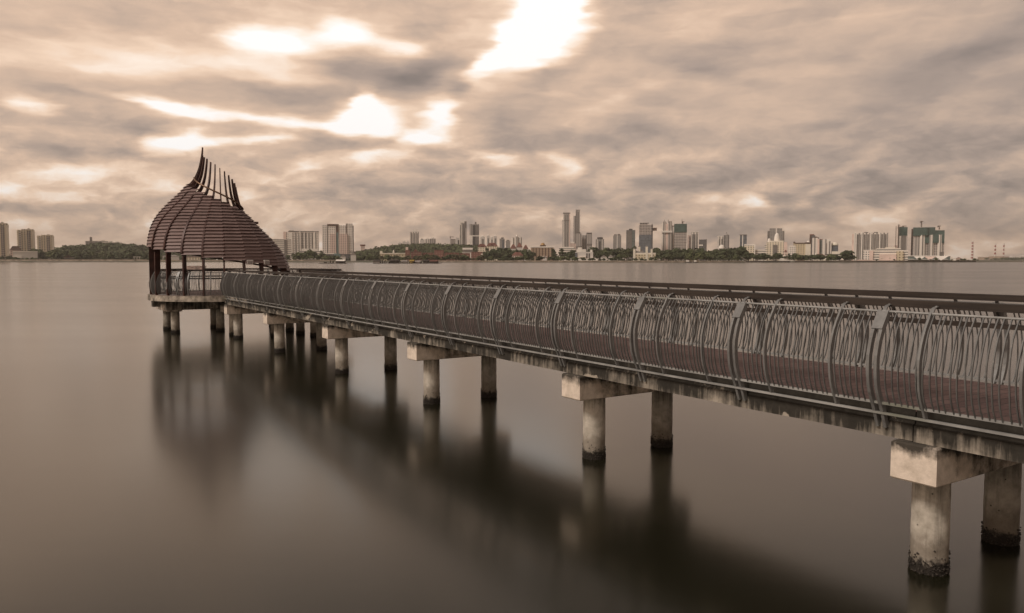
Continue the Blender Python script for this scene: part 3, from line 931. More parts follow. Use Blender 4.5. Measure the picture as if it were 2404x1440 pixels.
def strips(n, a=0.06, b=0.94, z0=.05, z1=.95, w=.3, mk='dk', pd=.25, name='window_strip'):
    """vertical window strips standing slightly proud"""
    out = []
    for i in range(n):
        c = a + (b - a) * (i + .5) / n; h = (b - a) / n * w / 2
        out.append(('box', name, c - h, c + h, z0, z1, pd, mk))
    return out


def hotel(x0, x1, yt, Y, label):
    return building('hotel_tower', label, x0, x1, yt + 5, Y, 'cream', [
        ('gable', 'gable', .45, .86, 1.0, 1.07, .6, 'creamp'), ('box', 'penthouse', .25, .95, 1.0, 1.03, 0, 'cream'),
        ('box', 'window_bay', .56, .74, .03, .97, .8, 'bare'), ('box', 'window_bay', .08, .2, .03, .96, .4, 'whiteband'),
        ('box', 'cornice', -.02, 1.02, .93, .945, .8, 'creamp'), ('box', 'corner_pier', .86, .99, .0, .97, .9, 'creamp')], yaw=.12, dep=22, group='cream hotel towers on the left shore')


hotel(-14, 22, 522, 1420, 'tallest cream hotel tower, cut by the left edge of the photo')
hotel(48, 83, 536, 1480, 'middle cream hotel tower with an arched gable, above a white podium')
hotel(94, 128, 549, 1600, 'smallest cream hotel tower rising just behind the trees')
building('podium_block', 'low white arcaded block at the foot of the middle hotel tower', 38, 86, 590, 1400, 'white', [('box', 'cornice', -.01, 1.01, .9, 1.0, .5, 'pale'), ('box', 'terrace', -.1, .35, 0, .45, 3, 'pale')])
building('house', 'dark roofed house between the two taller hotel towers', 28, 50, 588, 1430, 'pink', [('hip', 'roof', -.05, 1.05, 1.0, 1.4, .8, 'brownroof')])
building('hilltop_block', 'grey slab block with a stair tower on top of the wooded hill', 206, 238, 567, 2050, 'grey', [('box', 'stair_tower', .28, .42, .9, 1.22, .4, 'mid'), ('box', 'parapet', 0, 1, 1.0, 1.02, .3, 'pale')])
for i, (a, b, y, lb) in enumerate([(240, 256, 567, 'left white hillside flat block beside the grey hilltop slab'), (258, 272, 569, 'narrow white hillside flat block in the middle of the row'), (273, 288, 570, 'pale hillside flat block with a step in its roof'), (285, 297, 574, 'lowest and last of the white hillside flat blocks')]):
    building('hillside_flat', lb, a, b, y, 1980, 'whiteband', [('box', 'roof', .1, .6, 1.0, 1.05, 0, 'pale')], group='white flats on the wooded hill')
building('shelter', 'brown pitched roof shelter with pale edges among the shore trees', 150, 178, 606, 1330, 'dk', [('gable', 'roof', -.05, 1.05, 1.0, 2.1, .8, 'brownroof'), ('box', 'fascia', -.05, 1.05, .92, 1.02, 1.0, 'pale')], dep=12)
building('lookout_hut', 'small flat roofed white lookout hut on legs by the sea wall', 315, 331, 603, 1235, None, [('box', 'roof', 0, 1, .9, 1.0, .5, 'pale'), ('box', 'leg', .1, .16, 0, .9, 0, 'pale'), ('box', 'leg', .48, .54, 0, .9, 0, 'pale'), ('box', 'leg', .84, .9, 0, .9, 0, 'pale'), ('box', 'floor', .05, .95, .35, .45, .3, 'mid')], dep=6)
building('white_house', 'long low white house seen under the pavilion roof', 385, 420, 602, 1260, 'white', [('hip', 'roof', -.03, 1.03, 1.0, 1.3, .5, 'tin')])
building('white_house', 'low cream house under the pavilion eave next to the dark trees', 432, 470, 604, 1280, 'cream', [('hip', 'roof', -.03, 1.03, 1.0, 1.35, .5, 'brownroof')])

building('office_block', 'grey and white banded office block half hidden by the pavilion roof', 638, 684, 563, 1400, 'whiteband', [('box', 'end_wall', .66, .80, 0, 1.0, .6, 'mid'), ('box', 'parapet', 0, .78, 1.0, 1.02, .4, 'pale')])
building('apartment_block', 'wide white apartment slab with dark balcony stripes and a bright end wall', 669, 749, 545, 1500, 'grid',
         strips(7, .30, .95, .02, .97, .38, 'mid') + [('box', 'end_wall', .14, .25, 0, .96, 1.0, 'pale'), ('box', 'fin', .45, .48, 0, 1.01, .9, 'pale'), ('box', 'fin', .86, .9, 0, 1.0, .9, 'pale'), ('box', 'side_wing', 0, .08, .6, 1.0, .5, 'pinkp'), ('box', 'roof', .14, 1.0, 1.0, 1.025, .6, 'mid'), ('box', 'lift_room', .16, .3, 1.02, 1.04, 0, 'mid')], dep=22)
building('podium_block', 'long white podium below the wide apartment slab', 705, 752, 590, 1380, 'whiteband', [('box', 'terrace', .1, .9, 1.0, 1.25, 0, 'pale')])
building('apartment_block', 'tall white apartment pair with brown frames round its upper wings', 759, 831, 530, 1480, 'grid', [
    ('box', 'upper_frame', .16, .52, .985, 1.035, .8, 'brownroof'), ('box', 'upper_frame', .43, .52, .62, .985, .8, 'brownroof'), ('box', 'upper_frame', .755, .775, .3, 1.05, .8, 'brownroof'),
    ('box', 'tower_top', .755, .97, .98, 1.055, .4, 'grid'), ('box', 'lower_wing', .25, .44, 0, .76, 3, 'pink'), ('box', 'lower_wing', .52, .80, 0, .76, 3, 'pink'), ('box', 'glass_shaft', .45, .51, 0, .80, 2.2, 'teal'),
    ('box', 'window_strip', .155, .17, .1, .97, .5, 'dk'), ('box', 'window_strip', .97, .99, .1, 1.0, .5, 'dk')], dep=24)
building('podium_block', 'grey podium with colonnade below the tall apartment pair', 764, 836, 597, 1390, 'dark', [('box', 'canopy', 0, .4, 1.0, 1.12, .5, 'pale'), ('box', 'canopy', .78, 1.0, 1.25, 1.4, .5, 'mid'), ('box', 'bay', .3, .5, .2, 1.1, 1.0, 'teal')])
building('water_tower', 'small pink water tower on the ridge between apartments and green hill', 848, 857, 578, 2000, 'pink', [('box', 'roof', -.15, 1.15, 1.0, 1.1, .6, 'redroof')])
for i, (a, b, y, lb) in enumerate([(935, 944, 571, 'leftmost pale flat on the crest of the green hill'), (946, 953, 568, 'slim pale flat left of the white striped tower'), (954, 962, 569, 'pale flat touching the white striped tower')]):
    building('ridge_flat', lb, a, b, y, 2300, 'white', [('box', 'roof', .2, .8, 1.0, 1.06, 0, 'pale')], group='pale flats on the green hill crest')
building('apartment_tower', 'white striped tower alone on the green hill', 963, 984, 545, 2200, 'palev', strips(3, .1, .98, .0, .95, .3, 'mid') + [('box', 'lift_room', .3, .9, 1.0, 1.06, 0, 'pale'), ('box', 'lift_room', .5, .7, 1.06, 1.09, 0, 'pale')])
building('apartment_tower', 'small cream block just right of the white striped tower', 987, 997, 563, 2200, 'white', [('box', 'roof', .2, .7, 1.0, 1.04, 0, 'mid')])
building('apartment_tower', 'cream block with a notched roof on the green hill', 998, 1008, 562, 2250, 'palev', [('box', 'roof', .5, 1, 1.0, 1.04, 0, 'pale')])
building('apartment_tower', 'grey and white block at the end of the green hill group', 1009, 1024, 561, 2300, 'greyv', [('box', 'lift_room', .3, .7, 1.0, 1.06, 0, 'pale')])
building('frame_block', 'pale half built block beside a thin tower crane', 1059, 1070, 563, 2400, 'bare', [('box', 'slab', 0, 1, 1.0, 1.02, .4, 'mid')])
building('apartment_tower', 'white block with a dark centre left of the twin tall towers', 1071, 1080, 559, 2300, 'white', strips(1, .4, .9, 0, .9, .7, 'dk') + [('box', 'roof', .1, .6, 1.0, 1.03, 0, 'pale')])
building('apartment_tower', 'tall white and grey tower with an overhanging crown, left of a pair', 1079, 1096, 524, 2200, 'greyv', [('box', 'corner_pier', .02, .12, 0, .94, .8, 'pale'), ('box', 'corner_pier', .3, .38, 0, .98, .8, 'pale'), ('box', 'crown', .0, .2, .94, 1.03, .8, 'pale'), ('box', 'crown', .7, 1.0, .86, 1.04, .8, 'mid'), ('box', 'glass_shaft', .42, .66, 0, .97, .9, 'mid'), ('box', 'roof', .1, .9, 1.0, 1.05, 0, 'pale')])
building('apartment_tower', 'tall two part tower with dark glazing and pale edge, right of a pair', 1103, 1125, 527, 2150, 'greyv', [('box', 'window_bay', .33, .62, 0, .97, .9, 'dk'), ('box', 'window_bay', .72, .97, 0, .97, .9, 'mid'), ('box', 'corner_pier', .0, .30, 0, .66, 1.2, 'pale'), ('box', 'crown', .55, .72, 1.0, 1.06, .4, 'mid'), ('box', 'belt', 0, 1, .66, .69, 1.2, 'pale')])
for (a, b, y, Y, lb) in [(1128, 1139, 556, 2900, 'hazy pale tower just right of the tall pair'), (1143, 1150, 554, 2950, 'narrow hazy tower with a pointed cap'), (1152, 1158, 558, 2900, 'hazy slab joining two pale towers'), (1159, 1167, 555, 2950, 'hazy pale tower above the red roofed flats')]:
    building('hazy_tower', lb, a, b, y, Y, 'white', [('dome', 'cap', .2, .8, 1.0, 1.05, 0, 'pale'), ('box', 'window_bay', .3, .7, .05, .9, .4, 'mid')], group='hazy towers behind the red roofed flats')
for (a, b, y, lb) in [(1122, 1142, 580, 'left half of the cream flats with red roofs'), (1143, 1168, 578, 'right half of the cream flats with red roofs')]:
    building('red_roof_flat', lb, a, b, y, 1500, 'cream', [('hip', 'roof', -.04, 1.04, 1.0, 1.22, .8, 'redroof'), ('gable', 'dormer', .35, .6, 1.02, 1.18, 1.0, 'redroof')], group='cream flats with red roofs')
building('school_block', 'grey windowed hall with a pale band above the brick blocks', 1086, 1110, 581, 1350, 'mid', [('box', 'band', 0, 1, .82, .95, .4, 'pale'), ('box', 'step', -.05, .9, 0, .6, 2, 'pale')])
for (a, b, y, Y, lb) in [(952, 963, 588, 1210, 'narrow red brick block beside the yellow arched wall'), (965, 990, 592, 1230, 'low red brick block with a gabled centre'), (992, 1018, 594, 1240, 'long low brick block half hidden by trees'), (1020, 1042, 588, 1220, 'red brick block with a stepped roof, middle of the row'), (1044, 1078, 594, 1200, 'longest red brick block behind the bare trees'), (1080, 1104, 595, 1210, 'brick block below the grey windowed hall'), (1106, 1133, 592, 1180, 'brightest red brick block at the right end, with white balconies')]:
    ps = [('box', 'parapet', 0, 1, .96, 1.02, .3, 'redroof')]
    if a == 965: ps.append(('gable', 'roof', .2, .7, 1.0, 1.35, .3, 'redroof'))
    if a == 1106: ps += [('box', 'balcony', .86, 1.02, .2 + .25 * k, .3 + .25 * k, 1.2, 'pale') for k in range(3)]
    if a == 952: ps.append(('box', 'turret', .1, .6, 1.0, 1.3, 0, 'pinkp'))
    building('brick_block', lb, a, b, y, Y, 'brick', ps, group='red brick blocks on the shore')
building('arched_wall_range', 'long low yellow range with a small turret behind the fish farm', 893, 952, 594.5, 1230, 'yellow', [('box', 'parapet', 0, 1, .88, 1.0, .5, 'creamp'), ('box', 'lodge', 0, .1, 1.0, 1.25, 0, 'creamp'), ('dome', 'turret', .5, .58, 1.0, 1.4, 0, 'creamp')], dep=8)
building('apartment_tower', 'dark slim tower with stepped top left of the rounded white tower', 1173, 1185, 561, 2100, 'grey', [('box', 'crown', .3, .8, 1.0, 1.06, 0, 'mid'), ('box', 'glass_shaft', .5, .8, 0, .95, .5, 'glass')])
building('apartment_tower', 'low hazy slab beside the dark slim tower', 1187, 1198, 566, 2700, 'grey', [('box', 'roof', .2, .8, 1.0, 1.05, 0, 'mid')])
building('apartment_tower', 'white tower with rounded turrets above red roofs', 1201, 1225, 558, 2000, 'palev', [('cyl', 'turret', .0, .28, 0, .97, 0, 'palev'), ('cyl', 'turret', .36, .64, 0, 1.04, .5, 'palev'), ('cyl', 'turret', .7, 1.0, 0, .99, 0, 'palev'), ('dome', 'cap', .4, .6, 1.03, 1.12, 0, 'pale')])
for (a, b, y, lb) in [(1198, 1212, 584, 'small white house with a red roof left of the tall thin trees'), (1213, 1226, 581, 'taller house with a domed red roof'), (1228, 1240, 585, 'small cream house right of the domed red roof')]:
    building('house', lb, a, b, y, 1450, 'white', [('hip', 'roof', -.06, 1.06, 1.0, 1.35, .6, 'redroof')], group='red roofed houses under the rounded tower')
building('house', 'low pink house with a long red roof in the shore trees', 1202, 1228, 600, 1130, 'pink', [('hip', 'roof', -.04, 1.04, 1.0, 1.6, .6, 'redroof')])
building('office_block', 'brown office block with vertical fins and a gold dome on its roof', 1246, 1300, 580, 1350, 'brown', strips(7, .03, .97, .05, .92, .25, 'brownroof', .5, 'fin') + [('box', 'cornice', -.01, 1.01, .95, 1.03, .8, 'pale'), ('box', 'roof_room', .4, .66, 1.03, 1.12, 0, 'brownroof'), ('dome', 'dome', .42, .62, 1.12, 1.30, 0, 'gold'), ('box', 'pink_bay', .42, .72, .0, .35, .8, 'pink')], dep=28)  # ground-level bay wears the pink facade colour
building('tall_tower', 'tall pale tower with shoulders and a portal crown, left of the tallest pair', 1320, 1338, 518, 2300, 'greyv', [('box', 'upper_shaft', .10, .98, 1.0, 1.165, 0, 'greyv'), ('box', 'crown_frame', .08, 1.0, 1.165, 1.19, .3, 'mid'), ('box', 'fin', .12, .2, 0, 1.16, .8, 'pale'), ('box', 'fin', .86, .98, 0, 1.16, .8, 'pinkp'), ('box', 'window_bay', .36, .44, 0, 1.13, .8, 'mid'), ('box', 'window_bay', .62, .7, 0, 1.13, .8, 'mid'), ('box', 'belt', 0, 1, .98, 1.0, .5, 'mid')])
building('tall_tower', 'tallest and slimmest tower on the skyline with a shorter shaft on its left', 1351, 1361.5, 495, 2350, 'greyv', [('box', 'side_shaft', -.48, 0, 0, .89, 0, 'greyv'), ('box', 'window_bay', .4, .62, 0, .97, .7, 'mid'), ('box', 'fin', .0, .14, 0, .99, .8, 'dk'), ('box', 'fin', .86, 1.0, 0, 1.0, .8, 'pale'), ('box', 'crown_frame', 0, 1, 1.0, 1.012, .3, 'mid')])
building('apartment_tower', 'grey block in front of the tallest tower', 1350, 1365, 549, 2100, 'greyv', [('box', 'belt', 0, 1, .45, .53, .8, 'mid'), ('box', 'roof', .1, .8, 1.0, 1.05, 0, 'mid')])
building('apartment_tower', 'low grey link block between two grey blocks', 1365, 1376, 553, 2120, 'greyv', [('box', 'roof', .2, .7, 1.0, 1.03, 0, 'pale')])
building('apartment_tower', 'grey block with a flat cap right of the tallest tower', 1376, 1389.5, 549, 2100, 'greyv', [('box', 'crown', .05, .95, 1.0, 1.03, .6, 'dk'), ('box', 'belt', 0, 1, .55, .62, .5, 'mid')])
building('apartment_block', 'low pink flats at the foot of the tall portal tower', 1337, 1352, 572, 2000, 'pink', [('box', 'roof', .3, .7, 1.0, 1.1, 0, 'pale')])
building('apartment_tower', 'small grey tower with a dark arched crown', 1398, 1417.5, 562, 2000, 'grey', [('box', 'crown', .18, .85, 1.0, 1.09, 0, 'dk'), ('box', 'fin', .18, .24, 0, 1.0, .6, 'pale'), ('box', 'fin', .76, .82, 0, 1.0, .6, 'pale'), ('box', 'window_bay', .4, .6, 0, .9, .4, 'dk'), ('box', 'side_wing', -.4, -.1, 0, .55, 0, 'pink')])
building('apartment_tower', 'plain grey twin tower with a pale centre line', 1439, 1457.5, 553, 2050, 'grey', [('box', 'fin', .44, .54, 0, .99, .6, 'pale'), ('box', 'crown', .1, .45, 1.0, 1.04, 0, 'mid'), ('box', 'crown', .55, .9, 1.0, 1.05, 0, 'mid')])
building('office_tower', 'grey green glass tower with a pale left panel', 1469.5, 1490, 541, 1900, 'dark', [('box', 'panel', .1, .62, 0, .96, .7, 'mid'), ('box', 'glass_shaft', .66, .95, 0, 1.0, .4, 'glassg'), ('box', 'crown', .3, .7, 1.0, 1.04, 0, 'dk')])
building('frame_tower', 'half built tower, bare floors above dark blue glass, with a rack jutting right', 1499.5, 1531, 529, 1800, 'bare', [('box', 'glazed_front', 0, 1, 0, .72, .8, 'glass'), ('box', 'top_slab', .06, .62, 1.0, 1.055, 0, 'bare'), ('box', 'top_slab', .05, .72, 1.05, 1.06, .6, 'dk'), ('box', 'hoist_mast', .93, .97, 0, 1.03, 1.6, 'dk'), ('box', 'rack', 1.0, 1.3, .84, .92, -2, 'steel'), ('box', 'step', .9, 1.0, .6, .98, -.5, 'bare')])
building('apartment_tower', 'cream twin cylinder tower joined by a bridge near the top', 1552.5, 1576, 524, 1850, 'palev', [('cyl', 'turret', .02, .38, 0, 1.03, 0, 'palev'), ('cyl', 'turret', .62, .98, 0, 1.04, 0, 'palev'), ('box', 'belt', -.02, 1.02, .74, .79, 3.5, 'pale'), ('box', 'window_bay', .4, .6, 0, .97, .5, 'pinkp'), ('rod', 'mast', .6, .64, 1.0, 1.09, 0, 'mid'), ('rod', 'mast', .22, .26, 1.0, 1.08, 0, 'mid')])
building('apartment_tower', 'narrow cream tower squeezed left of the green netted frame', 1575.5, 1583, 533, 1880, 'palev', [('box', 'crown', .1, .9, 1.0, 1.03, 0, 'brownroof')])
building('frame_tower', 'bare concrete frame tower wrapped in green net at the top', 1582, 1610, 537, 1800, 'bare', [('box', 'safety_net', -.02, 1.02, .88, 1.14, .9, 'net'), ('rod', 'mast', .6, .64, 1.1, 1.28, 0, 'steel')])
building('apartment_tower', 'low grey pink block left of the white tower with black slots', 1613, 1621, 553, 1900, 'pink', [('box', 'window_bay', .5, .8, 0, .95, .4, 'dk')])
building('apartment_tower', 'white tower with tall black window slots', 1621, 1638, 546, 1850, 'palev', strips(3, .1, .95, 0, .93, .42, 'dk', .5) + [('box', 'crown', 0, 1, 1.0, 1.02, .5, 'pale')])
building('office_block', 'dark low slab with a white square panel', 1640, 1657.5, 563, 1800, 'dark', [('box', 'panel', .3, .55, .25, .55, .8, 'pale'), ('box', 'hoist_mast', .88, .95, 0, 1.03, .6, 'mid'), ('box', 'parapet', 0, .5, .7, .76, .8, 'pale')])
building('apartment_tower', 'pale tower with a flat roof, left of the spired grey tower', 1683.5, 1697, 556, 1850, 'palev', strips(2, .1, .9, 0, .9, .4, 'mid', .5) + [('box', 'roof', -.05, .9, 1.0, 1.03, .4, 'pale')])
building('apartment_tower', 'grey tower with a small spire and rounded edges', 1698, 1710, 553, 1800, 'grey', [('dome', 'cap', .1, .9, 1.0, 1.07, 0, 'grey'), ('rod', 'spire', .45, .5, 1.05, 1.13, 0, 'mid'), ('box', 'fin', .1, .2, 0, 1.0, .5, 'dk'), ('box', 'fin', .82, .92, 0, 1.0, .5, 'dk')])
building('arena', 'white arched canopy just above the dense trees', 1686, 1700, 579, 1400, None, [('dome', 'roof', 0, 1, .85, 1.12, 0, 'pale'), ('box', 'base', .05, .95, 0, .86, 0, 'mid')])
building('office_tower', 'lone blue grey glass tower with a pale frame', 1734.5, 1751, 553, 1700, 'glass', [('box', 'frame', 0, 1, 1.0, 1.03, .8, 'mid'), ('box', 'fin', .38, .5, 0, 1.0, .8, 'pale'), ('box', 'fin', .0, .06, 0, 1.0, .8, 'pale')])
building('hotel_block', 'short cream block in front of the lone glass tower', 1746.5, 1771, 574.5, 1350, 'cream', [('box', 'parapet', 0, 1, .93, 1.02, .4, 'pale'), ('box', 'end_wall', .9, 1.0, 0, .98, .5, 'pale')])
building('low_range', 'low white range between the cream block and the domed building', 1771, 1795, 588, 1350, 'whiteband', [('box', 'roof', 0, 1, 1.0, 1.06, .3, 'pale')])
building('tall_block', 'broad grey tower standing behind the white domed building', 1801, 1838, 543, 1800, 'grey', [('box', 'upper_block', .12, .86, 1.0, 1.09, 0, 'grey'), ('box', 'fin', .48, .55, 0, 1.09, .6, 'pale'), ('box', 'fin', .0, .1, 0, 1.0, .6, 'mid'), ('box', 'fin', .9, 1.0, 0, 1.0, .6, 'mid')])
building('domed_building', 'stepped cream court building with a white dome', 1799.5, 1845, 569, 1380, 'cream', [('box', 'centre_block', .12, .82, 1.0, 1.08, 0, 'creamp'), ('cyl', 'drum', .36, .64, 1.0, 1.22, -6, 'pale'), ('dome', 'dome', .37, .63, 1.2, 1.5, 0, 'pale'), ('dome', 'small_dome', .04, .2, 1.0, 1.22, 0, 'pale'), ('box', 'window_bay', .31, .52, 0, .85, .8, 'mid'), ('box', 'end_wall', .84, 1.0, 0, 1.0, .8, 'pinkp'), ('box', 'side_wing', -.1, 0, 0, .85, -1, 'whiteband')], dep=26)
building('clock_tower', 'pink and white stepped tower by the jetty, below the domed building', 1838, 1848, 592, 1130, 'pink', [('box', 'belt', -.15, 1.15, .5, .6, .8, 'pale'), ('box', 'base', -.9, 1.8, 0, .3, .5, 'pale'), ('cone', 'roof', .1, .9, 1.0, 1.25, 0, 'redroof')], dep=6)
building('office_block', 'small white grid block right of the domed building', 1850.5, 1866, 579, 1330, 'grid', [('box', 'roof', .1, .9, 1.0, 1.05, 0, 'pale')])
building('hotel_block', 'long cream block with brown roofline and stair tower at its left', 1862, 1890, 572, 1450, 'yellow', [('box', 'stair_tower', 0, .12, 1.0, 1.1, .4, 'brownroof'), ('box', 'cornice', .12, 1.0, .98, 1.04, .5, 'brownroof'), ('box', 'terrace', .4, .8, 0, .25, 2, 'brownroof')])
building('hotel_block', 'cream corner tower with a conical white roof', 1889.5, 1901, 570, 1440, 'creamp', [('box', 'belt', -.04, 1.04, .93, 1.02, .5, 'brownroof'), ('cone', 'roof', .05, .95, 1.0, 1.13, 0, 'pale'), ('dome', 'window_bay', .3, .7, .4, .8, 0, 'yellow')])
building('apartment_tower', 'dark red brown tower behind the conical roof', 1899, 1911, 553, 1700, 'dark', [('box', 'crown', .0, .8, 1.0, 1.04, .3, 'redroof'), ('box', 'fin', .0, .3, 0, 1.0, .5, 'brownroof')])
building('apartment_tower', 'white and pink tower with an angled roof', 1905.5, 1921, 559, 1600, 'palev', [('gable', 'roof', .0, 1.0, 1.0, 1.06, 0, 'brownroof'), ('box', 'side_wing', .72, 1.0, 0, .95, .8, 'pinkp')])
building('office_tower', 'dark green glass slab between pale towers', 1921.5, 1930, 564, 1600, 'glassg', [('box', 'crown', .1, 1, 1.0, 1.04, 0, 'redroof')])
building('apartment_tower', 'cream stepped tower in front of the green glass slab', 1929, 1949, 567, 1500, 'palev', [('box', 'upper_block', .0, .5, 1.0, 1.1, 0, 'palev'), ('box', 'upper_block', .45, .85, 1.0, 1.13, 0, 'pale'), ('box', 'window_bay', .45, .5, 0, .9, .5, 'brownroof')])
building('office_tower', 'rounded blue glass tower with a cream cap', 1950, 1965, 576, 1500, 'glass', [('dome', 'cap', -.04, 1.04, 1.0, 1.2, .3, 'creamp'), ('box', 'belt', 0, 1, .93, 1.0, .4, 'mid')])
building('house', 'terracotta roofed hall with a small white dome', 1912, 1936, 602, 1150, 'creamp', [('hip', 'roof', -.04, 1.04, 1.0, 1.5, .6, 'redroof'), ('dome', 'dome', .02, .14, 1.3, 1.7, 0, 'pale')])
building('white_house', 'white two storey house left of the big rounded tree', 1937, 1966, 598, 1160, 'whiteband', [('box', 'roof', -.03, 1.03, 1.0, 1.08, .6, 'mid'), ('box', 'upper_block', .5, 1.1, 1.0, 1.5, 0, 'creamp')])
building('apartment_block', 'very wide cream apartment wall with four tall fins', 2005, 2078, 547.5, 1700, 'palev', strips(9, .06, .98, .02, .95, .45, 'mid', .6) + [('box', 'fin', c, c + .035, 0, h, 1.4, 'pale') for c, h in ((.05, 1.02), (.22, 1.03), (.48, 1.03), (.74, 1.02))] + [('box', 'lift_room', .3, .42, 1.0, 1.03, 0, 'mid'), ('box', 'lift_room', .6, .7, 1.0, 1.03, 0, 'mid'), ('box', 'side_wing', -.05, .0, 0, .97, -3, 'pinkp')], dep=26)
building('waterfront_hotel', 'long low cream waterfront hotel with banded balconies and a blank pink block', 2030, 2124, 588, 1130, 'whiteband', [('box', 'left_wing', 0, .21, 0, .98, 1.5, 'grid'), ('box', 'entrance_bay', .13, .22, 0, .96, 2.2, 'pinkp'), ('box', 'front_block', .36, .74, 0, .62, 5, 'pinkp'), ('box', 'upper_block', .3, .84, 1.0, 1.18, 0, 'whiteband'), ('box', 'upper_block', .5, .72, 1.18, 1.28, 0, 'creamp'), ('box', 'end_wing', .74, .9, 0, .9, 3, 'yellow'), ('box', 'roof', 0, .3, 1.0, 1.04, .5, 'pale')], dep=20)
building('ferry_hall', 'pink flat building at the water edge in front of the waterfront hotel', 2012, 2050, 610.5, 1085, 'pinkp', [('box', 'roof', .1, .55, 1.0, 1.25, 0, 'pinkp'), ('box', 'fender', -.02, 1.02, -.2, .1, .6, 'dk')], dep=10)
building('frame_tower', 'slim tower under construction with a green netted head', 2107, 2126, 552.5, 1750, 'greyv', [('box', 'safety_net', .02, .98, 1.0, 1.31, .8, 'net'), ('box', 'safety_net', .0, 1.0, .98, 1.02, .9, 'net'), ('box', 'window_bay', .12, .28, 0, .97, .5, 'pale'), ('box', 'window_bay', .35, .8, 0, .97, .5, 'mid'), ('box', 'hoist_mast', -.3, -.24, 0, 1.35, -2, 'steel'), ('box', 'side_wing', -.4, 0, 0, .6, -4, 'pinkp')])
building('apartment_tower', 'dark plum edge tower beside the big netted tower', 2137, 2145, 539, 1760, 'dark', [('box', 'fin', .0, .3, 0, 1.01, .5, 'brownroof'), ('box', 'fin', .6, .8, 0, 1.01, .5, 'mid')])
building('frame_tower', 'big lobed tower under construction with a wide green net round its upper third', 2145, 2209, 551, 1720, 'bare', [('cyl', 'lobe', .2, .42, 0, .98, 2, 'palev'), ('cyl', 'lobe', .47, .68, 0, .98, 2, 'palev'), ('cyl', 'lobe', .78, .96, 0, .98, 2, 'palev'), ('box', 'window_bay', .02, .2, 0, .97, .4, 'greyv'), ('box', 'safety_net', -.01, .70, .95, 1.27, 3.2, 'net'), ('box', 'safety_net', .34, 1.0, .67, .96, 3.4, 'net'), ('box', 'safety_net', .68, 1.0, .94, 1.15, 3.0, 'net'), ('cyl', 'safety_net', .25, .52, .97, 1.25, 5, 'net')], dep=30)
for (a, b, y, lb) in [(2148, 2165, 0, 'leftmost white inverted sail canopy of the waterfront mall'), (2172, 2190, 0, 'pink tinted middle sail canopy of the waterfront mall'), (2196, 2220, 0, 'rightmost white sail canopy, its point rising to the right')]:
    Y = 1120; c = at((a + b) / 2, Y); W = (b - a) / FPX * Y * 1.35
    r = empty('sail_canopy', (c.x, c.y, LZ), -math.atan2(c.x, c.y)); tag(r, lb, 'canopy', 'sail canopies on the waterfront')
    k = 1.2 if a > 2190 else 0
    MB().poly([(-W / 2, 0, 6.2), (W / 2, 0, 6.2 + k), (0, -2, .8), (-W / 2, 12, 6.6), (W / 2, 12, 6.6 + k), (0, 10, 1.2)], [(0, 2, 1), (3, 4, 5), (0, 1, 4, 3), (0, 3, 5, 2), (1, 2, 5, 4)]).build('sail', M['pinkp'] if a == 2172 else M['pale'], r)
    MB().box(-.3, .3, 4, 4.6, 0, 3).build('mast', M['mid'], r)
building('mall_block', 'long grey glazed mall behind the white sail canopies', 2128, 2222, 602, 1150, 'glassg', [('box', 'canopy', .0, 1.02, 1.0, 1.15, 1, 'pale'), ('box', 'tower_block', .77, .86, 0, 1.9, 1, 'mid'), ('box', 'terrace', .05, .95, .3, .4, 3, 'pale')], dep=16)
for (x, yt, Y, w_, nb, lb) in [(2280, 566, 4200, 5.2, 13, 'tallest red and white banded chimney, thinly striped'), (2333.5, 572, 4600, 4.6, 9, 'left of the two broad banded red and white chimneys'), (2353.5, 572, 4650, 4.0, 9, 'right of the two broad banded red and white chimneys')]:
    c = at(x, Y); H = CAMZ + (HOR - yt) / FPX * Y - LZ; r0 = w_ / 2 / FPX * Y
    r = empty('chimney', (c.x, c.y, LZ)); tag(r, lb, 'chimney', 'red and white power station chimneys')
    for q, mk in ((0, 'pale'), (1, 'red')):
        for k in range(q, nb, 2):
            MB().lathe([(r0 * (1 - .35 * k / nb), H * k / nb), (r0 * (1 - .35 * (k + 1) / nb), H * (k + 1) / nb)], 0, 0, 14).build('band', M[mk], r)
building('power_station', 'low brown power station hall at the foot of the chimneys', 2300, 2368, 603.5, 4500, 'brown', [('box', 'roof', 0, .3, 1.0, 1.15, 0, 'pale'), ('box', 'boiler_house', .35, .7, 1.0, 1.2, 0, 'brown'), ('box', 'roof', .7, .95, 1.0, 1.08, 0, 'redroof')], dep=80)
building('warehouse', 'long white warehouse on the low green point at far right', 2383, 2412, 602, 3600, 'whiteband', [('gable', 'roof', 0, 1, 1.0, 1.2, 0, 'pale')], dep=40)
building('warehouse', 'small pale shed left of the long white warehouse', 2368, 2376, 603, 3600, 'white', [('gable', 'roof', 0, 1, 1.0, 1.25, 0, 'pale')], dep=30)
for (a, b, y, lb) in [(2244, 2254, 607, 'low reddish shed between the mall and the tall chimney'), (2222, 2232, 606.5, 'small white domed tent right of the sail canopies'), (2234, 2242, 607, 'smaller white tent next to the domed tent')]:
    building('shed', lb, a, b, y, 1500, 'pinkp' if a == 2244 else 'pale', [('gable', 'roof', -.05, 1.05, 1.0, 1.5, .4, 'redroof' if a == 2244 else 'pale')], dep=10)
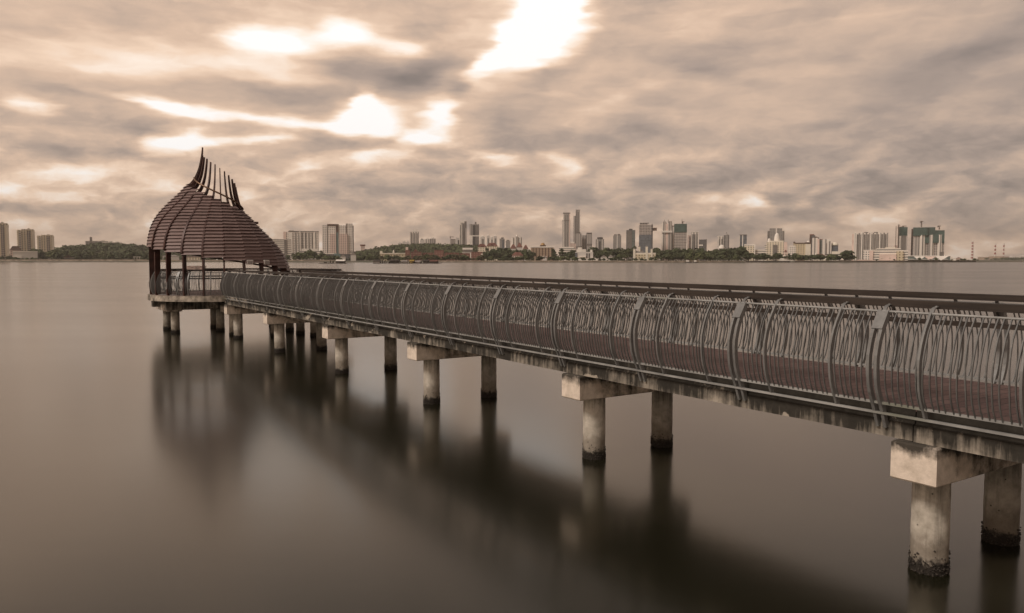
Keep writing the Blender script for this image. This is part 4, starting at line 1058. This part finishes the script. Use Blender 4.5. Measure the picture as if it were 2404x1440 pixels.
# white mansion, palace
building('mansion', 'white terraced mansion stepping down to the shore', 1350, 1392, 592, 1150, 'white', [('box', 'upper_block', .08, .6, 1.0, 1.3, 0, 'pale'), ('box', 'upper_block', .14, .38, 1.3, 1.5, 0, 'pale'), ('box', 'terrace', 0, 1.25, 0, .25, 5, 'pale'), ('box', 'window_bay', .0, .12, 0, .9, .8, 'glass'), ('box', 'window_bay', .62, .68, .3, .85, .8, 'dk'), ('box', 'window_bay', .75, .81, .3, .85, .8, 'dk'), ('box', 'tower_block', .84, .96, 1.0, 1.25, 0, 'pale'), ('box', 'balcony', .2, .6, .45, .55, 2, 'pale')], dep=18)
building('low_range', 'long white range behind the mansion roofs', 1312, 1350, 583, 1500, 'whiteband', [('box', 'roof', .1, .9, 1.0, 1.1, 0, 'pale')])
building('palace', 'cream palace with four domed corner towers above the shore trees', 1486, 1546, 594, 1230, 'creamp', [('box', 'tower', .0, .09, 0, 1.45, 1, 'creamp'), ('box', 'tower', .2, .28, 0, 1.75, -3, 'creamp'), ('box', 'tower', .48, .57, 0, 1.75, 1, 'creamp'), ('box', 'tower', .68, .75, 0, 1.45, 1, 'creamp'), ('dome', 'dome', .0, .09, 1.45, 1.62, 0, 'mid'), ('dome', 'dome', .2, .28, 1.75, 1.92, 0, 'mid'), ('dome', 'dome', .48, .57, 1.75, 1.92, 0, 'mid'), ('dome', 'dome', .68, .75, 1.45, 1.62, 0, 'mid'), ('hip', 'roof', .1, .45, 1.0, 1.45, 0, 'mid'), ('box', 'arcade', .0, 1.0, .2, .8, .4, 'yellow')], dep=16)
for (a, b, y, lb) in [(1410, 1424, 604, 'small cream villa in the trees right of the mansion'), (1428, 1438, 603, 'cream villa with a steep roof beside the small villa'), (1275, 1283, 605, 'tiny white kiosk in the trees left of the mansion'), (800, 812, 603, 'small white gabled house below the green hill'), (824, 836, 599, 'white gabled house above the small one on the green slope')]:
    building('villa', lb, a, b, y, 1170, 'white', [('gable', 'roof', -.06, 1.06, 1.0, 1.5, .4, 'tin')], dep=9)


def crane(x, ybase, ytop, jl, jr, Y, label):
    c = at(x, Y); zb = CAMZ + (HOR - ybase) / FPX * Y; zt = CAMZ + (HOR - ytop) / FPX * Y; k = Y / FPX
    r = empty('tower_crane', (c.x, c.y, zb)); tag(r, label, 'crane'); h = zt - zb
    mb = MB()
    for sx in (-.8, .8): mb.box(sx - .2, sx + .2, -.8, -.4, 0, h).box(sx - .2, sx + .2, .4, .8, 0, h)
    for i in range(int(h / 3)): mb.box(-.9, .9, -.85, -.6, i * 3, i * 3 + .35)
    mb.build('mast', M['steel'], r)
    MB().box(-jl * k, jr * k, -.5, .5, h * .9, h * .9 + 1.0).build('jib', M['steel'], r)
    MB().tube([(-jl * k * .9, 0, h * .9 + 1), (0, 0, h), (jr * k * .8, 0, h * .9 + 1)], .25, 4).build('tie', M['steel'], r)
    MB().box(-jl * k, -jl * k + 3, -1, 1, h * .9 - 2.5, h * .9).build('counterweight', M['mid'], r)


crane(1058, 580, 555, 1.5, 9, 2380, 'thin tower crane standing left of the pale half built block')
crane(2106, 592, 528, 2, 8, 1745, 'tower crane at the left edge of the slim netted tower')
crane(2117, 543, 531, 3, 7, 1760, 'small crane on top of the slim netted tower')
crane(2159, 534, 520, 3, 4, 1735, 'tall crane rising from the big lobed netted tower')
crane(2201, 540, 531, 4, 3, 1735, 'short crane on the right shoulder of the big netted tower')
crane(1601, 530, 521, 2, 4, 1810, 'small crane above the green netted frame tower')

# ------------------------------------------------------------------ things on the water and the shore edge
def raft(label, x0, x1, Y, huts, name='fish_farm', seed=1):
    r = random.Random(seed); c = at((x0 + x1) / 2, Y); k = Y / FPX; W = (x1 - x0) * k
    root = empty(name, (c.x, c.y, 0)); tag(root, label, 'fish farm')
    mb = MB()
    for j in range(4): mb.box(-W / 2, W / 2, j * 4, j * 4 + .6, .15, .55)
    n = int(W / 5)
    for i in range(n + 1): mb.box(-W / 2 + W * i / n - .3, -W / 2 + W * i / n + .3, 0, 12.6, .2, .6)
    mb.build('raft', M['hull'], root)
    mb = MB()
    for i in range(int(W / 2.2)):
        x = r.uniform(-W / 2, W / 2); mb.box(x - .12, x + .12, r.choice((0, 4, 8)) + 0, r.choice((0, 4, 8)) + .25, .2, r.uniform(1.2, 3.2))
    mb.f and tag(mb.build('mooring_posts', M['hull'], root), kind='stuff')
    for (a, b, h, wall, roof) in huts:
        xa, xb = -W / 2 + W * a, -W / 2 + W * b
        hut = MB().box(xa, xb, 2, 8, .55, h).build('hut', M[wall], root)
        xm = (xa + xb) / 2
        MB().poly([(xa - .4, 1.4, h), (xb + .4, 1.4, h), (xb + .4, 8.6, h), (xa - .4, 8.6, h), (xa - .2, 5, h + 1.4), (xb + .2, 5, h + 1.4)], [(0, 1, 5, 4), (1, 2, 5), (2, 3, 4, 5), (3, 0, 4), (3, 2, 1, 0)]).build('roof', M[roof], hut)
    for i in range(int(W / 6)):
        x = r.uniform(-W / 2 + 1, W / 2 - 1); mb = MB(); mb.lathe([(.5, .5), (.55, .8), (.5, 1.5 + r.random())], x, r.uniform(1, 10), 8); mb.build('drum', M['tin' if r.random() < .5 else 'hull'], root)


raft('small fish farm raft with posts and one white roofed hut at its right end', 748, 809, 760, [(.66, .98, 2.6, 'hull', 'pale')], seed=2)
raft('long fish farm raft crowded with low huts and a yellow cover', 876, 1034, 770, [(.0, .1, 2.4, 'tin', 'hull'), (.24, .38, 2.8, 'hull', 'hull'), (.42, .5, 2.0, 'tin', 'tin'), (.54, .6, 2.4, 'tarp', 'tarp'), (.62, .7, 1.8, 'tin', 'tin'), (.74, .82, 2.6, 'hull', 'hull'), (.84, .95, 2.2, 'hull', 'redroof')], seed=3)

r = empty('jetty', at(1800, 1015)); r.location.z = 0
tag(r, 'dark long jetty with a sloping gangway below the white domed building', 'jetty'); k = 1015 / FPX
MB().box(-46 * k, 54 * k, 0, 8, 1.0, 2.4).build('deck', M['hull'], r)
MB().box(-40 * k, 36 * k, 3, 4, 3.4, 3.9).build('railing', M['tin'], r)
mb = MB().poly([(-60 * k, 2, 7.0), (-46 * k, 2, 2.4), (-46 * k, 5, 2.4), (-60 * k, 5, 7.0), (-60 * k, 2, 7.6), (-46 * k, 2, 3.0), (-46 * k, 5, 3.0), (-60 * k, 5, 7.6)], [(3, 2, 1, 0), (4, 5, 6, 7), (0, 1, 5, 4), (2, 3, 7, 6), (1, 2, 6, 5), (3, 0, 4, 7)]); mb.build('gangway', M['tin'], r)
for i in range(12): MB().box(-44 * k + i * 8.6 * k, -44 * k + i * 8.6 * k + .5, 1, 1.5, -1, 1.0).build('post', M['hull'], r)
for (x0, x1, Y, lb) in [(1608, 1624, 1000, 'work barge with a yellow arm by the stone sea wall'), (1627, 1640, 1003, 'white cabin work barge right of the yellow armed one')]:
    c = at((x0 + x1) / 2, Y); W = (x1 - x0) / FPX * Y; r = empty('barge', (c.x, c.y, 0)); tag(r, lb, 'barge')
    MB().poly([(-W / 2, 0, 1.2), (W / 2, 0, 1.2), (W / 2, 4, 1.2), (-W / 2, 4, 1.2), (-W / 2 + .8, .3, -.3), (W / 2 - .8, .3, -.3), (W / 2 - .8, 3.7, -.3), (-W / 2 + .8, 3.7, -.3)], [(0, 1, 2, 3), (7, 6, 5, 4), (0, 4, 5, 1), (1, 5, 6, 2), (2, 6, 7, 3), (3, 7, 4, 0)]).build('hull', M['hull'], r)
    MB().box(-W * .3, W * .1, 1, 3, 1.2, 3.2).build('cabin', M['pale'], r)
    MB().tube([(W * .2, 2, 1.2), (W * .3, 2, 4.6), (W * .55, 2, 2.5)], .22, 5).build('arm', M['tarp'], r)

# ------------------------------------------------------------------ hills, woods and trees
def leaf_mat(name, a, b):
    m, t = newmat(name)
    rnd = t.n('ShaderNodeNewGeometry').outputs['Random Per Island']
    oi = t.n('ShaderNodeObjectInfo').outputs['Random']
    n = t.noise(t.n('ShaderNodeNewGeometry').outputs['Position'], .09, 3)
    f = t.m('ADD', t.m('MULTIPLY', rnd, .45), t.m('MULTIPLY', n, .35)); f = t.m('ADD', f, t.m('MULTIPLY', oi, .25), clamp=True)
    finish(t, t.mix(f, a, b), .8, 0, None, .2)
    return m


LM = [leaf_mat('dark_foliage', (.040, .050, .026, 1), (.10, .112, .056, 1)), leaf_mat('green_foliage', (.058, .074, .033, 1), (.145, .155, .072, 1)),
      leaf_mat('dry_foliage', (.060, .055, .030, 1), (.14, .12, .065, 1))]
M['bark'] = plain('bark', (.10, .075, .055, 1), .95, 0, .3, 1)


def leaf_quads(mb, c, s, r, n, flat=.75):
    for _ in range(n):
        d = Vector((r.gauss(0, 1), r.gauss(0, 1), r.gauss(0, flat))).normalized()
        p = c + Vector((d.x, d.y, d.z * flat)) * s * r.uniform(.55, 1.05)
        q = s * r.uniform(.22, .42)
        nrm = (d + Vector((r.uniform(-.7, .7), r.uniform(-.7, .7), r.uniform(-.2, .8)))).normalized()
        x = nrm.cross(Vector((0, 0, 1)) if abs(nrm.z) < .9 else Vector((1, 0, 0))).normalized(); y = nrm.cross(x)
        a = r.uniform(0, 6.28); x, y = x * math.cos(a) + y * math.sin(a), y * math.cos(a) - x * math.sin(a)
        mb.poly([p - x * q - y * q * .6, p + x * q * .9 - y * q * .8, p + x * q * .7 + y * q, p - x * q * .8 + y * q * .7], [(0, 1, 2, 3)])


def crown_mesh(seed, kind):
    r = random.Random(seed); mb = MB()
    if kind == 'broad':
        for i in range(11):
            a = r.uniform(0, 6.28); q = r.uniform(.05, .42); z = r.uniform(.34, .84) - q * .35
            leaf_quads(mb, Vector((math.cos(a) * q, math.sin(a) * q, z)), r.uniform(.13, .22), r, 34)
        leaf_quads(mb, Vector((0, 0, .55)), .3, r, 60)
    elif kind == 'tall':
        for i in range(9):
            z = r.uniform(.35, .95); a = r.uniform(0, 6.28); q = r.uniform(0, .18)
            leaf_quads(mb, Vector((math.cos(a) * q, math.sin(a) * q, z)), r.uniform(.08, .14), r, 26)
    elif kind == 'palm':
        for i in range(15):
            a = i / 15 * 6.28 + r.uniform(-.2, .2); dr = r.uniform(.15, .34)
            p = Vector((0, 0, .9)); d = Vector((math.cos(a), math.sin(a), 0)); sd_ = Vector((-d.y, d.x, 0)) * .035
            q1 = p + d * dr * .6 + Vector((0, 0, .08)); q2 = p + d * dr * 1.2 - Vector((0, 0, r.uniform(.02, .14)))
            mb.poly([p - sd_ * .4, p + sd_ * .4, q1 + sd_, q2, q1 - sd_], [(0, 1, 2, 4), (4, 2, 3)])
    return mb.mesh('crown')


def trunk_mesh(kind, seed):
    r = random.Random(seed); mb = MB()
    if kind == 'palm': mb.tube([(0, 0, -.02), (.01, 0, .4), (0, .01, .9)], [.018, .014, .012], 6)
    else:
        mb.tube([(0, 0, -.04), (.01, 0, .2), (0, .01, .45), (.01, 0, .7)], [.035, .028, .02, .008], 6)
        for i in range(5):
            a = r.uniform(0, 6.28); z = r.uniform(.22, .5); l = .3 if kind == 'broad' else .14
            mb.tube([(0, 0, z), (math.cos(a) * l * .5, math.sin(a) * l * .5, z + .1), (math.cos(a) * l, math.sin(a) * l, z + .25)], [.016, .011, .005], 5)
    me = mb.mesh('trunk'); me.materials.append(M['bark']); return me


TV = {}
for kind, cols in (('broad', (0, 0, 1, 1, 0, 2)), ('tall', (0, 1)), ('palm', (1,))):
    TV[kind] = []
    for i, cidx in enumerate(cols):
        me = crown_mesh(100 + i * 7 + len(kind), kind); me.materials.append(LM[cidx]); TV[kind].append((me, trunk_mesh(kind, i)))


def tree(px, Y, ytop, kind, variant, label, group, z0=LZ, wide=1.0, name='tree'):
    c = at(px, Y); h = (CAMZ + (HOR - ytop) / FPX * Y - z0) / (.97 if kind != 'palm' else 1.0)
    cm, tm = TV[kind][variant % len(TV[kind])]
    o = empty(name, (c.x, c.y, z0), R.uniform(0, 6.28)); o.scale = (h * wide, h * wide, h)
    tag(o, label, 'tree', group)
    for nm, me in (('crown', cm), ('trunk', tm)):
        p = bpy.data.objects.new(nm, me); C.objects.link(p); p.parent = o


ORD = 'first second third fourth fifth sixth seventh eighth ninth tenth eleventh twelfth thirteenth fourteenth fifteenth sixteenth seventeenth eighteenth nineteenth twentieth'.split()
ORD += ['twenty-' + o for o in ORD[:9]] + ['thirtieth'] + ['thirty-' + o for o in ORD[:9]]


def belt(x0, x1, ya, yb, n, dY, kinds, where, var=(0, 1, 2, 3, 4), wide=(1.0, 1.5)):
    """a run of separate trees between two photograph columns, numbered from the left"""
    for i in range(n):
        px = x0 + (x1 - x0) * (i + R.uniform(.1, .9)) / n
        kd = R.choice(kinds); vr = R.choice(var); yt = R.uniform(ya, yb); wd = R.uniform(*wide)
        tone = ('dark', 'dark', 'green', 'green', 'dark', 'brownish')[vr % 6] if kd == 'broad' else ('slender' if kd == 'tall' else '')
        noun = 'palm' if kd == 'palm' else 'tree'
        place = ORD[i] + ' from the left ' + where if n > 1 else where
        tree(px, shoreY(px) + R.uniform(*dY), yt, kd, vr, (tone + ' ' + noun + ', ' + place).strip(), 'trees ' + where, wide=wd, name='palm_tree' if kd == 'palm' else 'tree')


belt(-20, 34, 598, 604, 6, (60, 120), ['broad'], 'on the shore below the tallest hotel tower')
belt(30, 90, 600, 606, 6, (45, 80), ['broad'], 'low in front of the white arcaded block', wide=(1.3, 1.9))
belt(78, 140, 583, 592, 6, (160, 320), ['broad'], 'crossing the foot of the smallest hotel tower', wide=(.9, 1.3))
belt(130, 346, 584, 600, 26, (60, 420), ['broad'], 'at the foot of the left wooded hill', wide=(1.0, 1.5))
belt(350, 680, 598, 607, 24, (50, 160), ['broad'], 'on the shore seen behind the pavilion', wide=(1.0, 1.7))
belt(684, 765, 585, 600, 10, (60, 200), ['broad', 'broad', 'tall'], 'before the wide white apartment slab', wide=(.9, 1.4))
belt(765, 895, 596, 606, 15, (50, 170), ['broad'], 'on the shore below the tall apartment pair', wide=(1.1, 1.8))
belt(895, 1140, 595, 607, 28, (45, 120), ['broad'], 'in front of the red brick blocks', var=(1, 2, 3, 5, 5), wide=(1.1, 1.9))
belt(1136, 1250, 578, 598, 18, (90, 300), ['broad', 'broad', 'tall'], 'in the thick clump below the rounded tower', var=(0, 1, 4), wide=(.9, 1.3))
belt(1140, 1350, 599, 608, 18, (40, 80), ['broad'], 'low on the shore before the brown office block', wide=(1.4, 2.2))
belt(1292, 1350, 583, 592, 6, (150, 260), ['broad', 'tall'], 'between the office block and the portal tower', var=(0, 4), wide=(.9, 1.3))
belt(1392, 1486, 578, 594, 15, (120, 320), ['broad', 'broad', 'tall'], 'in the green rise between mansion and palace', wide=(.9, 1.3))
belt(1350, 1560, 603, 609, 17, (35, 70), ['broad'], 'low on the beach before mansion and palace', var=(0, 4), wide=(1.5, 2.4))
belt(1538, 1744, 573, 592, 36, (60, 260), ['broad'], 'in the big dark wood right of the palace', var=(0, 0, 1, 4, 2), wide=(.8, 1.15))
belt(1560, 1760, 590, 602, 18, (40, 70), ['broad'], 'at the front edge of the big dark wood', wide=(1.1, 1.6))
belt(1744, 1890, 588, 601, 16, (60, 140), ['broad'], 'around the foot of the domed building', var=(0, 1, 4), wide=(1.0, 1.5))
belt(1862, 2000, 591, 606, 17, (45, 110), ['broad'], 'on the shore below the cream stepped towers', wide=(1.1, 1.6))
belt(2052, 2225, 604, 609, 14, (12, 30), ['palm', 'broad'], 'on the promenade of the waterfront hotel', wide=(1.0, 1.8))
belt(2228, 2300, 606, 610, 7, (40, 200), ['broad'], 'on the low point near the tallest chimney', wide=(1.5, 2.5))
tree(1984, 1115, 584.5, 'broad', 1, 'biggest rounded tree, alone left of the waterfront hotel', None, wide=1.55)


def hill(label_forest, prof, Y, depth, leafm, seed, n):
    """terrain ridge following prof (column, row) at distance Y, with a wood over it"""
    r = random.Random(seed)
    prof = [(px, y + 8) for px, y in prof]
    def top(px):
        for (a, ya), (b, yb) in zip(prof, prof[1:]):
            if a <= px <= b: t = (px - a) / (b - a); t = t * t * (3 - 2 * t); return CAMZ + (HOR - (ya + (yb - ya) * t)) / FPX * Y
        return LZ
    x0, x1 = prof[0][0], prof[-1][0]; nx, ny = 40, 10; P = []; F = []
    def pt(i, j):
        px = x0 + (x1 - x0) * i / nx; q = j / ny; hh = max(0, top(px) - LZ)
        X = (px - 1202) / FPX * Y; return (X, Y - depth / 2 + depth * q, LZ - .3 + hh * math.sin(min(1, q * 1.4) * PI / 2 if q < .72 else (1 - (q - .72) / .28 * .9) * PI / 2))
    for i in range(nx + 1):
        for j in range(ny + 1): P.append(pt(i, j))
    for i in range(nx):
        for j in range(ny):
            a = i * (ny + 1) + j; F.append((a, a + ny + 1, a + ny + 2, a + 1))
    mb = MB(); mb.poly(P, F, True); tag(mb.build('hill', M['bank']), kind='structure')
    mb = MB()
    for k in range(n):
        i = r.uniform(0, nx); j = r.uniform(0, ny * .8); p = Vector(pt(i, j))
        q = r.uniform(3.0, 8.5); leaf_quads(mb, p + Vector((0, 0, r.uniform(.5, 4) + q * .5)), q, r, 14, .7)
    tag(mb.build('forest', leafm), label_forest, None, None, 'stuff')


hill('wood covering the hill behind the hotel towers', [(90, 606), (125, 589), (150, 582), (178, 574), (205, 573), (232, 570), (262, 573), (288, 574), (304, 582), (322, 578), (345, 580), (372, 588), (400, 592), (460, 606)], 1850, 420, LM[0], 5, 1500)
hill('lighter green wood covering the long hill behind the fish farm', [(820, 606), (850, 588), (890, 579), (940, 573), (1000, 571), (1050, 574), (1110, 575), (1150, 580), (1250, 588), (1330, 606)], 2050, 480, LM[1], 6, 2400)
hill('wood on the low green point by the warehouse', [(2355, 610), (2375, 606), (2420, 605), (2480, 603), (2560, 609)], 3300, 500, LM[0], 8, 500)

# ------------------------------------------------------------------ haze over the strait
HZ = 9e-5
hz = MB().box(-8800, 8800, -380, 9200, -1.0, 330).build('haze', bpy.data.materials.new('haze')); tag(hz, kind='stuff')
hm = hz.data.materials[0]; hm.use_nodes = True; t = NT(hm.node_tree)
pvn = t.n('ShaderNodeVolumePrincipled', {'Color': (.95, .87, .80, 1), 'Density': HZ, 'Anisotropy': .2})
t.n('ShaderNodeOutputMaterial', {'Volume': pvn.outputs[0]})
